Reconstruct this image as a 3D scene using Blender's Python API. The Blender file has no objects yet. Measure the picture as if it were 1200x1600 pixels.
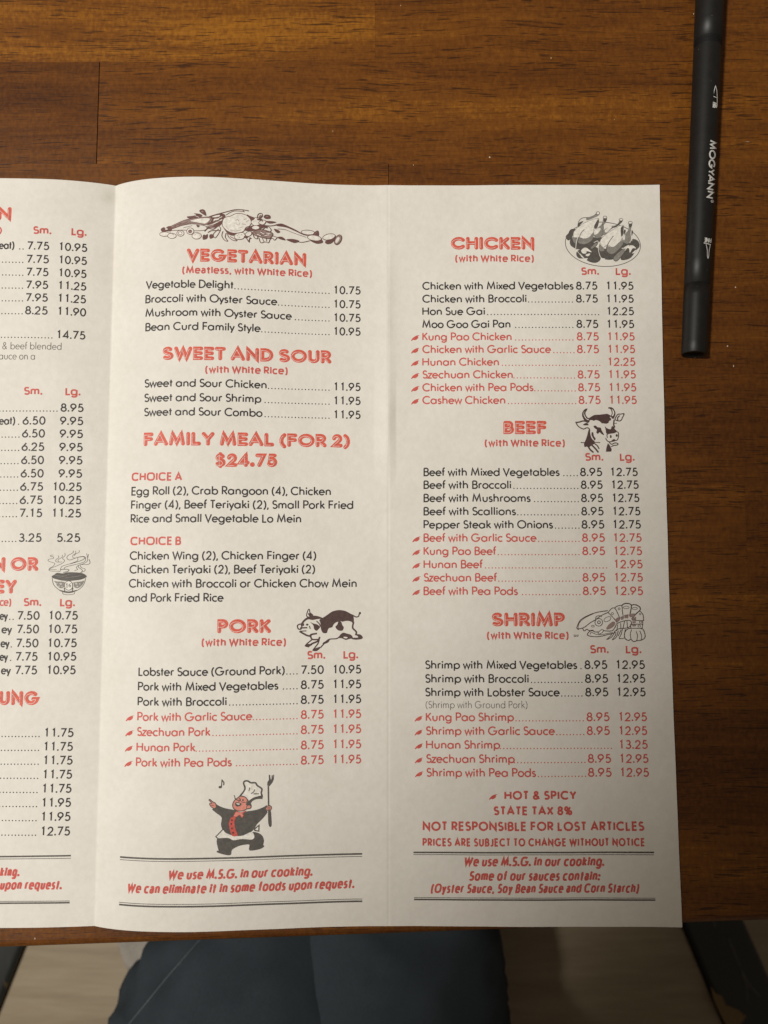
import bpy, bmesh, math, random
from mathutils import Vector, Matrix
from mathutils.geometry import tessellate_polygon
from mathutils.bvhtree import BVHTree
random.seed(7)
S = bpy.context.scene
COL = S.collection
R = math.radians
MM = 0.001

# ------------------------------------------------------------------ camera
F = 1200.0                      # focal length in pixels of the 1200 x 1600 photograph
TH = R(4.6); DIST = 0.2975
CAM = Vector((0, -DIST * math.sin(TH), DIST * math.cos(TH)))
cd = bpy.data.cameras.new('camera'); cam = bpy.data.objects.new('camera', cd); COL.objects.link(cam)
cam.location = CAM; cam.rotation_euler = (TH, 0, 0)
cd.sensor_fit = 'VERTICAL'; cd.sensor_height = 36.0; cd.lens = 36.0 * F / 1600.0
cd.clip_start = 0.01; cd.clip_end = 50
cd.dof.use_dof = True; cd.dof.focus_distance = DIST; cd.dof.aperture_fstop = 9.0
S.camera = cam
# ------------------------------------------------------------------ world, lamps, exposure
w = bpy.data.worlds.new('World'); S.world = w; w.use_nodes = True
bg = w.node_tree.nodes['Background']; bg.inputs[0].default_value = (1.0, 0.82, 0.62, 1); bg.inputs[1].default_value = 0.12
def aim(o, target):
    o.rotation_euler = (Vector(target) - o.location).to_track_quat('-Z', 'Y').to_euler()
ld = bpy.data.lights.new('room_lamp', 'SPOT'); lo = bpy.data.objects.new('room_lamp', ld); COL.objects.link(lo)
lo.location = (-0.80, 0.05, 1.52)
ld.energy = 107; ld.color = (1.0, 0.955, 0.89); ld.shadow_soft_size = 0.09
ld.spot_size = R(25.0); ld.spot_blend = 0.50
# oval beam shaped so its edge stands in for a phone-and-arm shadow, lower right
_n = Vector((.835, -.55, 0)); _t = Vector((.55, .835, 0)); _target = Vector((.099, -.074, 0)) - _n * .372
_z = (lo.location - _target).normalized(); _y = _z.cross(_t).normalized(); _x = _y.cross(_z)
lo.rotation_euler = Matrix((_x, _y, _z)).transposed().to_euler(); lo.scale = (3.2, 1, 1)
S.view_settings.view_transform = 'Standard'; S.view_settings.look = 'None'
S.view_settings.exposure = 0.0; S.view_settings.gamma = 1.0; S.view_settings.use_curve_mapping = False

# ------------------------------------------------------------------ helpers
RX = Matrix.Rotation(TH, 3, 'X')
def ray(px, py):
    return RX @ Vector(((px - 600) / F, (800 - py) / F, -1.0))
def at(px, py, z=0.0):
    d = ray(px, py); t = (z - CAM.z) / d.z
    return CAM + d * t

def new_mat(name, col=(.5, .5, .5), rough=.6, spec=.4):
    m = bpy.data.materials.new(name); m.use_nodes = True
    b = m.node_tree.nodes['Principled BSDF']
    b.inputs['Base Color'].default_value = (*col, 1); b.inputs['Roughness'].default_value = rough
    b.inputs['Specular IOR Level'].default_value = spec
    return m
class NT:
    def __init__(s, m): s.t = m.node_tree; s.n = s.t.nodes; s.l = s.t.links; s.b = s.n['Principled BSDF']
    def add(s, typ, **kw):
        n = s.n.new(typ)
        for k, v in kw.items(): setattr(n, k, v)
        return n
    def link(s, a, b): s.l.new(a, b)
    def val(s, sock, v):
        if hasattr(v, 'is_output'): s.link(v, sock)
        else: sock.default_value = v
    def noise(s, vec, scale=1, detail=3, rough=.5, dist=0):
        n = s.add('ShaderNodeTexNoise'); s.link(vec, n.inputs['Vector'])
        n.inputs['Scale'].default_value = scale; n.inputs['Detail'].default_value = detail
        n.inputs['Roughness'].default_value = rough; n.inputs['Distortion'].default_value = dist
        return n.outputs['Fac']
    def mapping(s, vec, scale=(1, 1, 1), rot=(0, 0, 0), loc=(0, 0, 0)):
        n = s.add('ShaderNodeMapping'); s.link(vec, n.inputs['Vector'])
        n.inputs['Scale'].default_value = scale; n.inputs['Rotation'].default_value = rot; n.inputs['Location'].default_value = loc
        return n.outputs['Vector']
    def ramp(s, fac, stops):
        n = s.add('ShaderNodeValToRGB'); s.link(fac, n.inputs['Fac']); e = n.color_ramp.elements
        e[0].position, e[0].color = stops[0][0], (*stops[0][1], 1)
        e[1].position, e[1].color = stops[-1][0], (*stops[-1][1], 1)
        for p, c in stops[1:-1]:
            q = e.new(p); q.color = (*c, 1)
        return n.outputs['Color']
    def math(s, op, a, b=0.0, clamp=False):
        n = s.add('ShaderNodeMath', operation=op, use_clamp=clamp); s.val(n.inputs[0], a); s.val(n.inputs[1], b)
        return n.outputs[0]
    def mix(s, fac, a, b, blend='MIX'):
        n = s.add('ShaderNodeMix', data_type='RGBA', blend_type=blend)
        s.val(n.inputs[0], fac)
        for sock, v in ((n.inputs[6], a), (n.inputs[7], b)):
            if isinstance(v, tuple): sock.default_value = (*v, 1)
            else: s.val(sock, v)
        return n.outputs[2]
    def bump(s, h, strength=.3, dist=.001):
        n = s.add('ShaderNodeBump'); s.link(h, n.inputs['Height'])
        n.inputs['Strength'].default_value = strength; n.inputs['Distance'].default_value = dist
        s.link(n.outputs['Normal'], s.b.inputs['Normal'])
    def coord(s): return s.add('ShaderNodeTexCoord').outputs['Object']

class MB:
    """collects shapes into one mesh"""
    def __init__(s): s.v = []; s.f = []; s.m = []; s.cols = {}
    def face(s, pts, mi=0):
        i = len(s.v); s.v += [tuple(p) for p in pts]; s.f.append(tuple(range(i, i + len(pts)))); s.m.append(mi)
    def idx(s, verts, faces, mi=0):
        i = len(s.v); s.v += [tuple(p) for p in verts]
        for f in faces: s.f.append(tuple(i + k for k in f)); s.m.append(mi)
    def prism(s, poly, z0, z1, mi=0):
        n = len(poly)
        vs = [(x, y, z1) for x, y in poly] + [(x, y, z0) for x, y in poly]
        fs = [tuple(range(n)), tuple(range(2 * n - 1, n - 1, -1))] + [(k + n, (k + 1) % n + n, (k + 1) % n, k) for k in range(n)]
        s.idx(vs, fs, mi)
    def box(s, c, d, mi=0):
        x, y, z = c; a, b, e = d[0] / 2, d[1] / 2, d[2] / 2
        s.prism([(x - a, y - b), (x + a, y - b), (x + a, y + b), (x - a, y + b)], z - e, z + e, mi)
    def build(s, name, mats, parent=None, smooth=False):
        me = bpy.data.meshes.new(name); me.from_pydata(s.v, [], s.f)
        for m in (mats if isinstance(mats, (list, tuple)) else [mats]): me.materials.append(m)
        me.polygons.foreach_set('material_index', s.m)
        if smooth: me.polygons.foreach_set('use_smooth', [True] * len(s.f))
        me.update()
        o = bpy.data.objects.new(name, me); COL.objects.link(o)
        if parent: put(o, parent)
        return o
def put(o, parent):
    o.parent = parent; o.matrix_parent_inverse = Matrix.Translation(parent.location).inverted()
def thing(name, label, cat, loc=(0, 0, 0), group=None):
    o = bpy.data.objects.new(name, None); COL.objects.link(o); o.location = loc; o.empty_display_size = .02
    o['label'] = label; o['category'] = cat
    if group: o['group'] = group
    return o
def tag(o, label, cat, group=None):
    o['label'] = label; o['category'] = cat
    if group: o['group'] = group
def bevel(o, w, seg=3):
    m = o.modifiers.new('bevel', 'BEVEL'); m.width = w; m.segments = seg; m.limit_method = 'ANGLE'; m.angle_limit = R(40)
    for p in o.data.polygons: p.use_smooth = True

# ------------------------------------------------------------------ materials
def paper_mat():
    m = new_mat('menu_paper', (.80, .76, .69), .62, .25); t = NT(m); c = t.coord()
    n1 = t.noise(t.mapping(c, (60, 60, 60)), 1, 4, .6)
    n2 = t.noise(t.mapping(c, (420, 420, 420)), 1, 3, .6)
    a = t.ramp(n1, [(.30, (.785, .755, .69)), (.70, (.83, .80, .74))])
    b = t.ramp(n2, [(.30, (.94, .94, .93)), (.7, (1, 1, 1))])
    col = t.mix(1.0, a, b, 'MULTIPLY')
    # faint finger mark beside the crease
    p = at(172, 310)
    d = t.add('ShaderNodeVectorMath', operation='DISTANCE'); t.link(t.mapping(c, (1.0, .85, 0)), d.inputs[0])
    d.inputs[1].default_value = (p.x, p.y * .85, 0)
    st = t.ramp(d.outputs['Value'], [(.0022, (1, 1, 1)), (.0036, (0, 0, 0))])
    col = t.mix(t.math('MULTIPLY', st, .5), col, (.52, .50, .40))
    t.link(col, t.b.inputs['Base Color'])
    t.bump(t.math('ADD', n2, t.math('MULTIPLY', n1, 1.5)), .18, .0006)
    return m
def ink(name, col, rough=.55):
    m = new_mat(name, col, rough, .3); t = NT(m); c = t.coord()
    n = t.noise(t.mapping(c, (900, 900, 900)), 1, 2, .6)
    lo_ = tuple(x * .86 for x in col); hi = tuple(min(1, x * 1.16 + .008) for x in col)
    t.link(t.ramp(n, [(.3, lo_), (.7, hi)]), t.b.inputs['Base Color'])
    return m
M_PAPER = paper_mat()
M_BLACK = ink('black_ink', (.034, .031, .031))
M_RED = ink('red_ink', (.60, .105, .085))
M_HEAD = ink('orange_red_ink', (.68, .115, .075))
M_BROWN = ink('dark_brown_ink', (.085, .048, .044))
M_MID = ink('half_tone_brown_ink', (.30, .21, .19))
M_GREY = ink('dark_grey_ink', (.10, .092, .082))
M_LGREY = ink('half_tone_grey_ink', (.26, .245, .22))
M_PINK = ink('pink_ink', (.72, .28, .22))
M_SOFT = ink('soft_grey_ink', (.16, .145, .13))
M_BLANK = ink('unprinted_paper', (.80, .77, .705))
M_FINE = ink('light_brown_line_ink', (.15, .072, .064))
PAL = dict(N=M_FINE, K=M_BROWN, M=M_MID, G=M_GREY, L=M_LGREY, W=M_BLANK, R=M_RED, P=M_PINK, B=M_BLACK)

def wood_mat():
    m = new_mat('table_wood', (.12, .05, .015), .36, .30); t = NT(m); c = t.coord()
    at_ = t.add('ShaderNodeAttribute', attribute_name='plank').outputs['Color']
    sep = t.add('ShaderNodeSeparateColor'); t.link(at_, sep.inputs[0])
    off = t.add('ShaderNodeVectorMath', operation='MULTIPLY_ADD'); t.link(at_, off.inputs[0]); off.inputs[1].default_value = (3, 3, 3); t.link(c, off.inputs[2])
    v = off.outputs[0]
    # slow wander of the grain
    wn = t.add('ShaderNodeTexNoise'); t.link(t.mapping(v, (14, 22, 1)), wn.inputs['Vector']); wn.inputs['Scale'].default_value = 1; wn.inputs['Detail'].default_value = 2
    wv = t.add('ShaderNodeVectorMath', operation='MULTIPLY_ADD'); t.link(wn.outputs['Color'], wv.inputs[0]); wv.inputs[1].default_value = (0, .006, 0); t.link(v, wv.inputs[2])
    v = wv.outputs[0]
    big = t.noise(t.mapping(v, (9, 75, 1)), 1, 3, .55)
    fib = t.noise(t.mapping(v, (45, 1100, 1)), 1, 5, .65)
    band = t.noise(t.mapping(v, (13, 330, 1)), 1, 4, .6)
    fleck = t.noise(t.mapping(v, (700, 420, 1)), 1, 3, .6)
    mixf = t.math('ADD', t.math('ADD', t.math('MULTIPLY', big, .34), t.math('MULTIPLY', band, .18)), t.math('ADD', t.math('MULTIPLY', fib, .22), t.math('MULTIPLY', fleck, .28)))
    mixf = t.math('ADD', t.math('MULTIPLY', t.math('SUBTRACT', mixf, .51), .74), .51)
    mixf = t.math('ADD', mixf, t.math('MULTIPLY', t.math('SUBTRACT', sep.outputs[2], .5), .26))
    col = t.ramp(mixf, [(.37, (.060, .0185, .0045)), (.47, (.122, .040, .0065)), (.56, (.186, .065, .0085)), (.67, (.345, .136, .014))])
    # open pores: short dark dashes along the grain
    p1 = t.noise(t.mapping(v, (115, 1800, 1)), 1, 1.2, .5)
    p2 = t.noise(t.mapping(v, (62, 1400, 1), loc=(3.1, 7.7, 0)), 1, 1.5, .5)
    pm = t.noise(t.mapping(v, (16, 90, 1), loc=(9, 2, 0)), 1, 2, .5)
    thr = t.math('SUBTRACT', .640, t.math('MULTIPLY', t.math('SUBTRACT', pm, .46), .26))
    d1 = t.math('MULTIPLY', t.math('SUBTRACT', p1, thr), 16, True)
    d2 = t.math('MULTIPLY', t.math('SUBTRACT', p2, t.math('ADD', thr, .02)), 16, True)
    pore = t.math('MAXIMUM', d1, d2)
    col = t.mix(t.math('MULTIPLY', pore, .78), col, (.030, .011, .004))
    t.link(col, t.b.inputs['Base Color'])
    sm = t.noise(t.mapping(c, (28, 11, 1), rot=(0, 0, .5)), 1, 3, .6)
    t.link(t.math('ADD', t.math('MULTIPLY', sm, .16), .30), t.b.inputs['Roughness'])
    t.bump(t.math('SUBTRACT', t.math('MULTIPLY', fib, .25), t.math('MULTIPLY', pore, .5)), .12, .0003)
    return m
M_WOOD = wood_mat()
def seat_mat(name='pale_seat_wood', a=(.235, .182, .118), b=(.33, .268, .182)):
    m = new_mat(name, a, .5, .35); t = NT(m); c = t.coord()
    n = t.noise(t.mapping(c, (9, 70, 3)), 1, 4, .6, .6); k = t.noise(t.mapping(c, (40, 420, 3)), 1, 4, .6)
    f = t.math('ADD', t.math('MULTIPLY', n, .7), t.math('MULTIPLY', k, .3))
    t.link(t.ramp(f, [(.32, a), (.66, b)]), t.b.inputs['Base Color']); t.bump(k, .15, .0005)
    return m
M_SEAT = seat_mat()
M_FLOOR = seat_mat('floor_wood', (.22, .17, .115), (.30, .245, .175))
def rail_mat():
    m = new_mat('worn_black_paint', (.02, .02, .02), .45, .4); t = NT(m); c = t.coord()
    n = t.noise(t.mapping(c, (34, 16, 16)), 1, 4, .65, .5); s = t.noise(t.mapping(c, (190, 12, 30), rot=(0, 0, R(23))), 1, 3, .6)
    col = t.mix(t.ramp(s, [(.66, (0, 0, 0)), (.72, (1, 1, 1))]), (.020, .022, .021), (.075, .075, .075))
    col = t.mix(t.ramp(n, [(.655, (0, 0, 0)), (.68, (1, 1, 1))]), col, (.12, .075, .035))
    t.link(col, t.b.inputs['Base Color']); t.bump(n, .3, .001)
    return m
M_RAIL = rail_mat()
def denim_mat():
    m = new_mat('dark_denim', (.02, .028, .036), .9, .15); t = NT(m); c = t.coord()
    w1 = t.add('ShaderNodeTexWave'); t.link(t.mapping(c, (1, 1, 1), rot=(0, 0, R(40))), w1.inputs['Vector']); w1.inputs['Scale'].default_value = 420; w1.inputs['Distortion'].default_value = 2.5; w1.inputs['Detail'].default_value = 2
    n = t.noise(t.mapping(c, (22, 22, 22)), 1, 4, .6); k = t.noise(t.mapping(c, (900, 500, 900)), 1, 2, .5)
    base = t.ramp(n, [(.3, (.020, .024, .028)), (.72, (.034, .042, .049))])
    t.link(t.mix(t.math('MULTIPLY', t.math('ADD', w1.outputs['Fac'], k), .28), base, (.065, .085, .10)), t.b.inputs['Base Color'])
    t.bump(t.math('ADD', w1.outputs['Fac'], n), .25, .001)
    return m
M_DENIM = denim_mat()
M_STITCH = ink('stitch_thread', (.075, .09, .10), .9)
def pen_mat(name, a, rough):
    m = new_mat(name, a, rough, .45); t = NT(m); c = t.coord()
    n = t.noise(t.mapping(c, (1500, 1500, 1500)), 1, 2, .6); s = t.noise(t.mapping(c, (220, 220, 220)), 1, 3, .7)
    dust = t.ramp(t.noise(t.mapping(c, (800, 800, 800), loc=(4, 1, 2)), 1, 2, .5), [(.74, (0, 0, 0)), (.78, (1, 1, 1))])
    t.link(t.mix(t.math('MULTIPLY', dust, .25), t.ramp(s, [(.3, tuple(x * .85 for x in a)), (.7, tuple(x * 1.15 for x in a))]), (.22, .21, .19)), t.b.inputs['Base Color'])
    t.link(t.math('ADD', t.math('MULTIPLY', s, .12), rough - .06), t.b.inputs['Roughness']); t.bump(n, .08, .0002)
    return m
M_PEN = pen_mat('matte_black_plastic', (.0095, .009, .0085), .48)
M_PENDARK = new_mat('black_recess', (.005, .005, .005), .6, .3)
M_WHITE = ink('white_print', (.62, .61, .58))
M_CRUMB = ink('crumb_white', (.70, .62, .48), .8)

# ------------------------------------------------------------------ setting: floor
fb = MB(); fb.prism([(-3, -3), (3, -3), (3, 3), (-3, 3)], -.80, -.735); fl = fb.build('floor', M_FLOOR); fl['kind'] = 'structure'

# ------------------------------------------------------------------ table
eL, eR = at(0, 1471), at(1200, 1428)
def edge_y(x): return eL.y + (eR.y - eL.y) * (x - eL.x) / (eR.x - eL.x)
table = thing('table', 'brown varnished table of long joined wooden strips under the menu', 'table', (0, .15, -.735))
TX0, TX1, TY1 = -.62, .58, .62
tb = MB(); planks = []
y_ref = at(600, 97).y; y_ref2 = at(600, 256).y; RH = y_ref - y_ref2
rows = []
k = -14
while True:
    yb = y_ref + k * RH
    if yb > TY1: break
    rows.append((k, yb, yb + RH)); k += 1
J = {-1: [at(153, 180).x], 0: [at(586, 50).x], -2: [at(607, 270).x, -.30], 1: [-.06], -5: [at(1165, 800).x]}
GAP = {-1: .00036, -2: .0002}
rng = random.Random(11)
tone = {(-1, 0): .30, (-1, 1): .52, (0, 0): .74, (0, 1): .48, (-2, 1): .42, (-2, 0): .62, (-2, 2): .5}
for (k, y0, y1) in rows:
    if y1 < min(edge_y(TX0), edge_y(TX1)): continue
    js = sorted(J.get(k, [rng.uniform(-.3, .0), rng.uniform(.15, .4)]))
    xs = [TX0] + js + [TX1]
    for i in range(len(xs) - 1):
        a, b = xs[i], xs[i + 1]; g = GAP.get(k, .00004) / 2
        if i > 0: a += g
        if i < len(xs) - 2: b -= g
        ya, yb2 = max(y0, edge_y(a)), max(y0, edge_y(b))
        if ya >= y1 - 1e-5 or yb2 >= y1 - 1e-5: continue
        if y0 < edge_y(a) and y0 >= edge_y(b) or y0 < edge_y(b) and y0 >= edge_y(a):
            xm = a + (b - a) * (y0 - edge_y(a)) / (edge_y(b) - edge_y(a))
            poly = [(a, ya), (xm, y0), (b, yb2), (b, y1), (a, y1)]
        else: poly = [(a, ya), (b, yb2), (b, y1), (a, y1)]
        n0 = len(tb.f); tb.prism(poly, -.004, 0.0)
        planks += [(rng.random(), rng.random(), tone.get((k, i), rng.uniform(.25, .62)), 1)] * (len(tb.f) - n0)
# rounded front edge and slab below
prof = [(0.0, -.0002)] + [(-.003 * math.sin(R(a)), -.003 + .003 * math.cos(R(a))) for a in (20, 45, 70, 90)] + [(-.003, -.026), (.004, -.028)]
prof[0] = (0.0, -.00002)
n0 = len(tb.f)
for i in range(len(prof) - 1):
    (d0, z0), (d1, z1) = prof[i], prof[i + 1]
    tb.face([(TX0, edge_y(TX0) + d0, z0), (TX0, edge_y(TX0) + d1, z1), (TX1, edge_y(TX1) + d1, z1), (TX1, edge_y(TX1) + d0, z0)])
tb.prism([(TX0, edge_y(TX0) + .0002), (TX1, edge_y(TX1) + .0002), (TX1, TY1), (TX0, TY1)], -.028, -.0041)
planks += [(.3, .6, .30, 1)] * (len(tb.f) - n0)
top = tb.build('table_top', M_WOOD, table)
ca = top.data.color_attributes.new('plank', 'FLOAT_COLOR', 'CORNER')
for p in top.data.polygons:
    for li in p.loop_indices: ca.data[li].color = planks[p.index]
for (x, y) in ((-.56, -.08), (.52, -.10), (-.56, .56), (.52, .56)):
    lb = MB(); q = .022
    lb.idx([(x - .03, y - .03, -.0285), (x + .03, y - .03, -.0285), (x + .03, y + .03, -.0285), (x - .03, y + .03, -.0285),
            (x - q, y - q, -.735), (x + q, y - q, -.735), (x + q, y + q, -.735), (x - q, y + q, -.735)],
           [(3, 2, 1, 0), (4, 5, 6, 7), (0, 1, 5, 4), (1, 2, 6, 5), (2, 3, 7, 6), (3, 0, 4, 7)])
    lg = lb.build('leg', M_WOOD, table)

# ------------------------------------------------------------------ chair below the table edge
SZ = -.285
chair = thing('chair', 'wooden chair with pale plank seat and worn black side rails below the table edge', 'chair', (0, -.3, -.735))
def ext(p0, p1, y):
    a, b = at(*p0, SZ), at(*p1, SZ); return a.x + (b.x - a.x) * (y - a.y) / (b.y - a.y)
YF, YB = -.16, -.62
lin = lambda y: ext((42, 1470), (0, 1575), y)
rin = lambda y: ext((1065, 1440), (1132, 1600), y)
rout = lambda y: ext((1168, 1430), (1200, 1495), y)
sb = MB(); sb.prism([(lin(YB) + .001, YB), (rin(YB) - .001, YB), (rin(YF) - .001, YF), (lin(YF) + .001, YF)], SZ - .022, SZ); so = sb.build('seat', M_SEAT, chair); bevel(so, .002)
rb = MB(); rb.prism([(rin(YB), YB), (rin(YB) + (rout(-.3) - rin(-.3)), YB), (rin(YF) + (rout(YF) - rin(YF)), YF), (rin(YF), YF)], SZ - .05, SZ + .006); o = rb.build('side_rail', M_RAIL, chair); bevel(o, .004)
o['label'] = 'black rail with a brown chipped patch'
rb = MB(); rb.prism([(lin(YB) - .055, YB), (lin(YB), YB), (lin(YF), YF), (lin(YF) - .055, YF)], SZ - .05, SZ + .006); o = rb.build('side_rail', M_RAIL, chair); bevel(o, .004)
for (x, y) in ((lin(YF) - .028, YF - .04), (rin(YF) + .028, YF - .04), (lin(YB) - .028, YB + .03), (rin(YB) + .028, YB + .03)):
    lb = MB(); lb.box((x, y, (SZ - .0505 - .735) / 2), (.038, .038, -.735 * -1 + SZ - .0505)); lb.build('leg', M_RAIL, chair)
# chip in the black paint of the right rail, showing bare wood
cb = MB()
chip = [(1110, 1541), (1119, 1552), (1128, 1556), (1134, 1570), (1152, 1577), (1166, 1588), (1160, 1597), (1146, 1612), (1136, 1604), (1128, 1590), (1116, 1565)]
P = [at(x, y, SZ + .0064) for x, y in chip]
for tri in tessellate_polygon([P]): cb.face([P[i] for i in tri])
cb.build('paint_chip', ink('bare_wood', (.17, .11, .045), .7), chair)
sc_ = MB()
for pts in ([(1138, 1466), (1153, 1502), (1168, 1544)], [(1153, 1505), (1172, 1540), (1187, 1557)], [(1112, 1432), (1118, 1447)]):
    for (a, b) in zip(pts, pts[1:]):
        p, q = at(*a, SZ + .0064), at(*b, SZ + .0064); n = Vector((-(q - p).y, (q - p).x, 0)).normalized() * .0005
        sc_.face([p - n, q - n, q + n, p + n])
sc_.build('scratch', ink('scuffed_paint', (.09, .09, .085), .7), chair)

# pale cloth beside the lap
cl = MB(); g = []
for j in range(9):
    for i in range(9):
        px = 172 + (i / 8) * 120 + (j / 8) * 26; py = 1440 + (j / 8) * 75
        p = at(px, py, SZ + .010 + .004 * math.sin(i * .9) * math.cos(j * .7)); g.append(p)
cl.idx(g, [(j * 9 + i, (j + 1) * 9 + i, (j + 1) * 9 + i + 1, j * 9 + i + 1) for j in range(8) for i in range(8)])
cl = cl.build('cloth', ink('pale_grey_cloth', (.30, .27, .235), .9), None, True); tag(cl, 'pale grey cloth corner lying on the chair seat beside the dark lap', 'cloth')
sm = cl.modifiers.new('thickness', 'SOLIDIFY'); sm.thickness = .004

# ------------------------------------------------------------------ person: lap and legs in dark trousers
def skin_body(name, verts, edges, radii, root=0):
    me = bpy.data.meshes.new(name + '_skeleton'); me.from_pydata(verts, edges, [])
    o = bpy.data.objects.new(name + '_skeleton', me); COL.objects.link(o)
    m = o.modifiers.new('skin', 'SKIN'); m.use_smooth_shade = True
    for i, v in enumerate(me.skin_vertices[0].data):
        r = radii[i]; v.radius = r if isinstance(r, tuple) else (r, r); v.use_root = (i == root)
    s = o.modifiers.new('sub', 'SUBSURF'); s.levels = 4; s.render_levels = 4
    dg = bpy.context.evaluated_depsgraph_get(); out = bpy.data.meshes.new_from_object(o.evaluated_get(dg)); out.name = name
    bpy.data.objects.remove(o); bpy.data.meshes.remove(me)
    for p in out.polygons: p.use_smooth = True
    r = bpy.data.objects.new(name, out); COL.objects.link(r); return r
def pz(px, py, z): return tuple(at(px, py, z))
ZT = -.19
V = [(-.03, -.50, -.17), (-.03, -.49, -.05), (-.03, -.47, .03),
     (-.085, -.47, -.185), pz(395, 1720, ZT), pz(400, 1560, ZT), pz(455, 1462, ZT - .012), (-.085, -.14, -.42), (-.09, -.16, -.62), (-.09, -.15, -.70), (-.10, -.04, -.715),
     (.035, -.47, -.185), pz(585, 1720, ZT - .006), pz(592, 1530, ZT - .006), pz(610, 1420, ZT - .012), (.055, -.11, -.42), (.06, -.14, -.62), (.06, -.13, -.70), (.07, -.02, -.715)]
Ed = [(0, 1), (1, 2), (0, 3), (3, 4), (4, 5), (5, 6), (6, 7), (7, 8), (8, 9), (9, 10), (0, 11), (11, 12), (12, 13), (13, 14), (14, 15), (15, 16), (16, 17), (17, 18)]
rad = [(.15, .11), (.14, .10), (.13, .09), .085, .096, .095, .066, .055, .045, .04, .03, .085, .090, .086, .070, .052, .045, .04, .03]
person = skin_body('person', V, Ed, rad)
person.data.materials.clear(); person.data.materials.append(M_DENIM)
tag(person, 'person in dark blue trousers seated at the table, only the lap showing below its edge', 'person')
from mathutils import noise as _nz
NRM = [v.normal.copy() for v in person.data.vertices]
for v, nv in zip(person.data.vertices, NRM):      # wrinkles of the cloth
    c = v.co.copy(); w = _nz.noise_vector(c * 9) * .035; p = Vector((c.x * 16 + c.y * 9, c.y * 15 - c.x * 12, c.z * 14)) + w * 40
    a = (abs(_nz.noise(p)) ** .7 - .25) * -.0095 + _nz.noise(c * 70) * .0012
    v.co = c + nv * a
bpy.context.view_layer.update()
bv = BVHTree.FromPolygons([v.co.copy() for v in person.data.vertices], [tuple(p.vertices) for p in person.data.polygons])
def seam(pts, wid, dash=None, name='seam'):
    sb_ = MB(); P = []
    for (a, b) in zip(pts, pts[1:]):
        for k in range(40):
            t = k / 40; h = bv.ray_cast(CAM, ray(a[0] + (b[0] - a[0]) * t, a[1] + (b[1] - a[1]) * t).normalized())
            if h[0] is not None: P.append(h[0] + h[1] * .0006)
    for i in range(len(P) - 1):
        if dash and (i % dash[1]) >= dash[0]: continue
        d = P[i + 1] - P[i]
        if d.length > .02: continue
        n = Vector((-d.y, d.x, 0)).normalized() * wid / 2
        sb_.face([P[i] - n, P[i + 1] - n, P[i + 1] + n, P[i] + n])
    o = sb_.build(name, M_STITCH); o.parent = person
seam([(318, 1463), (262, 1528), (200, 1604)], .0007)

# ------------------------------------------------------------------ the folded menu sheet
X1T, X1B = at(180, 293).x, at(150, 1448).x
X1 = (X1T + X1B) / 2; X2 = (at(604, 291).x + at(610, 1446).x) / 2; X3 = (at(1027, 292).x + at(1065.5, 1442).x) / 2
YT, YBT = at(604, 291).y, at(610, 1446).y
XL = X1 - .108
def bump1(u):
    return 0.0 if u <= 0 or u >= 1 else u ** .9 * (1 - u) ** 2.2 / .1546
DY = at(603, 660).y
def h(X, Y):
    s = min(1, max(0, (YT - Y) / (YT - YBT)))
    z = .35
    if X < X1:
        q = (X1 - X) / .108
        z += (6.4 * (1 - s) + 1.9 * s) * (1 - math.exp(-q / .15)) * (1 - max(0, q - .45) ** 1.5)
        wob = min(1, q * 6)
    elif X < X2:
        u = (X - X1) / (X2 - X1)
        z += (7.0 * (1 - s) + 5.0 * s) * bump1(u)
        wob = min(1, u * 6, (1 - u) * 6)
        q = (X2 - X) / .0055
        if q < 1: z += .9 * (1 - q) * math.exp(-((Y - DY) / .018) ** 2)
    else:
        u = (X - X2) / (X3 - X2)
        z += .55 * math.sin(math.pi * min(1, max(0, u))) ** 2 + .3 * u * s + .9 * max(0, u) ** 4
        wob = min(1, u * 6)
        q = (X - X2) / .003
        if q < 1: z += .9 * (1 - q) * math.exp(-((Y - DY) / .018) ** 2)
    z -= .10 * math.exp(-((X - X2) / .00045) ** 2)
    z += (.25 + .75 * math.exp(-((s - .20) / .24) ** 2)) * .95 * math.exp(-abs(X - X2) / (.0075 if X < X2 else .0065 + .004 * math.sin(Y * 60)))
    z += wob * (.10 * math.sin(X * 95 + Y * 60) * math.sin(Y * 71 - 1) + .06 * math.sin(X * 210 - Y * 130 + 2) + .05 * math.sin(Y * 240 + X * 40))
    return max(.25, z) * MM
def sheet(px, py):
    d = ray(px, py); z = 0.0
    for _ in range(8):
        t = (z - CAM.z) / d.z; p = CAM + d * t; z = h(p.x, p.y)
    return p
menu = thing('menu', 'cream folded takeaway menu printed in red and black lying open on the brown table', 'menu', ((X2 + X1) / 2, 0, 0))
pm = MB()
def lin_(a, b, n): return [a + (b - a) * i / n for i in range(n)]
xs = lin_(XL, X1 - .004, 56) + lin_(X1 - .004, X1 + .004, 16) + lin_(X1 + .004, X2 - .006, 70) + lin_(X2 - .006, X2 - .0012, 12) + lin_(X2 - .0012, X2 + .0012, 16) + lin_(X2 + .0012, X2 + .004, 8) + lin_(X2 + .004, X3, 60) + [X3]
ys = lin_(YBT, YT, 130) + [YT]
def edge_dx(X, Y):
    s = (YT - Y) / (YT - YBT); e = max(0, (X - X2) / (X3 - X2))
    return -(.0011 * math.sin(math.pi * s) ** 1) * e ** 4
NX, NY = len(xs), len(ys)
pm.idx([(X + edge_dx(X, Y), Y, h(X, Y)) for Y in ys for X in xs],
       [(j * NX + i, j * NX + i + 1, (j + 1) * NX + i + 1, (j + 1) * NX + i) for j in range(NY - 1) for i in range(NX - 1)])
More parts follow.
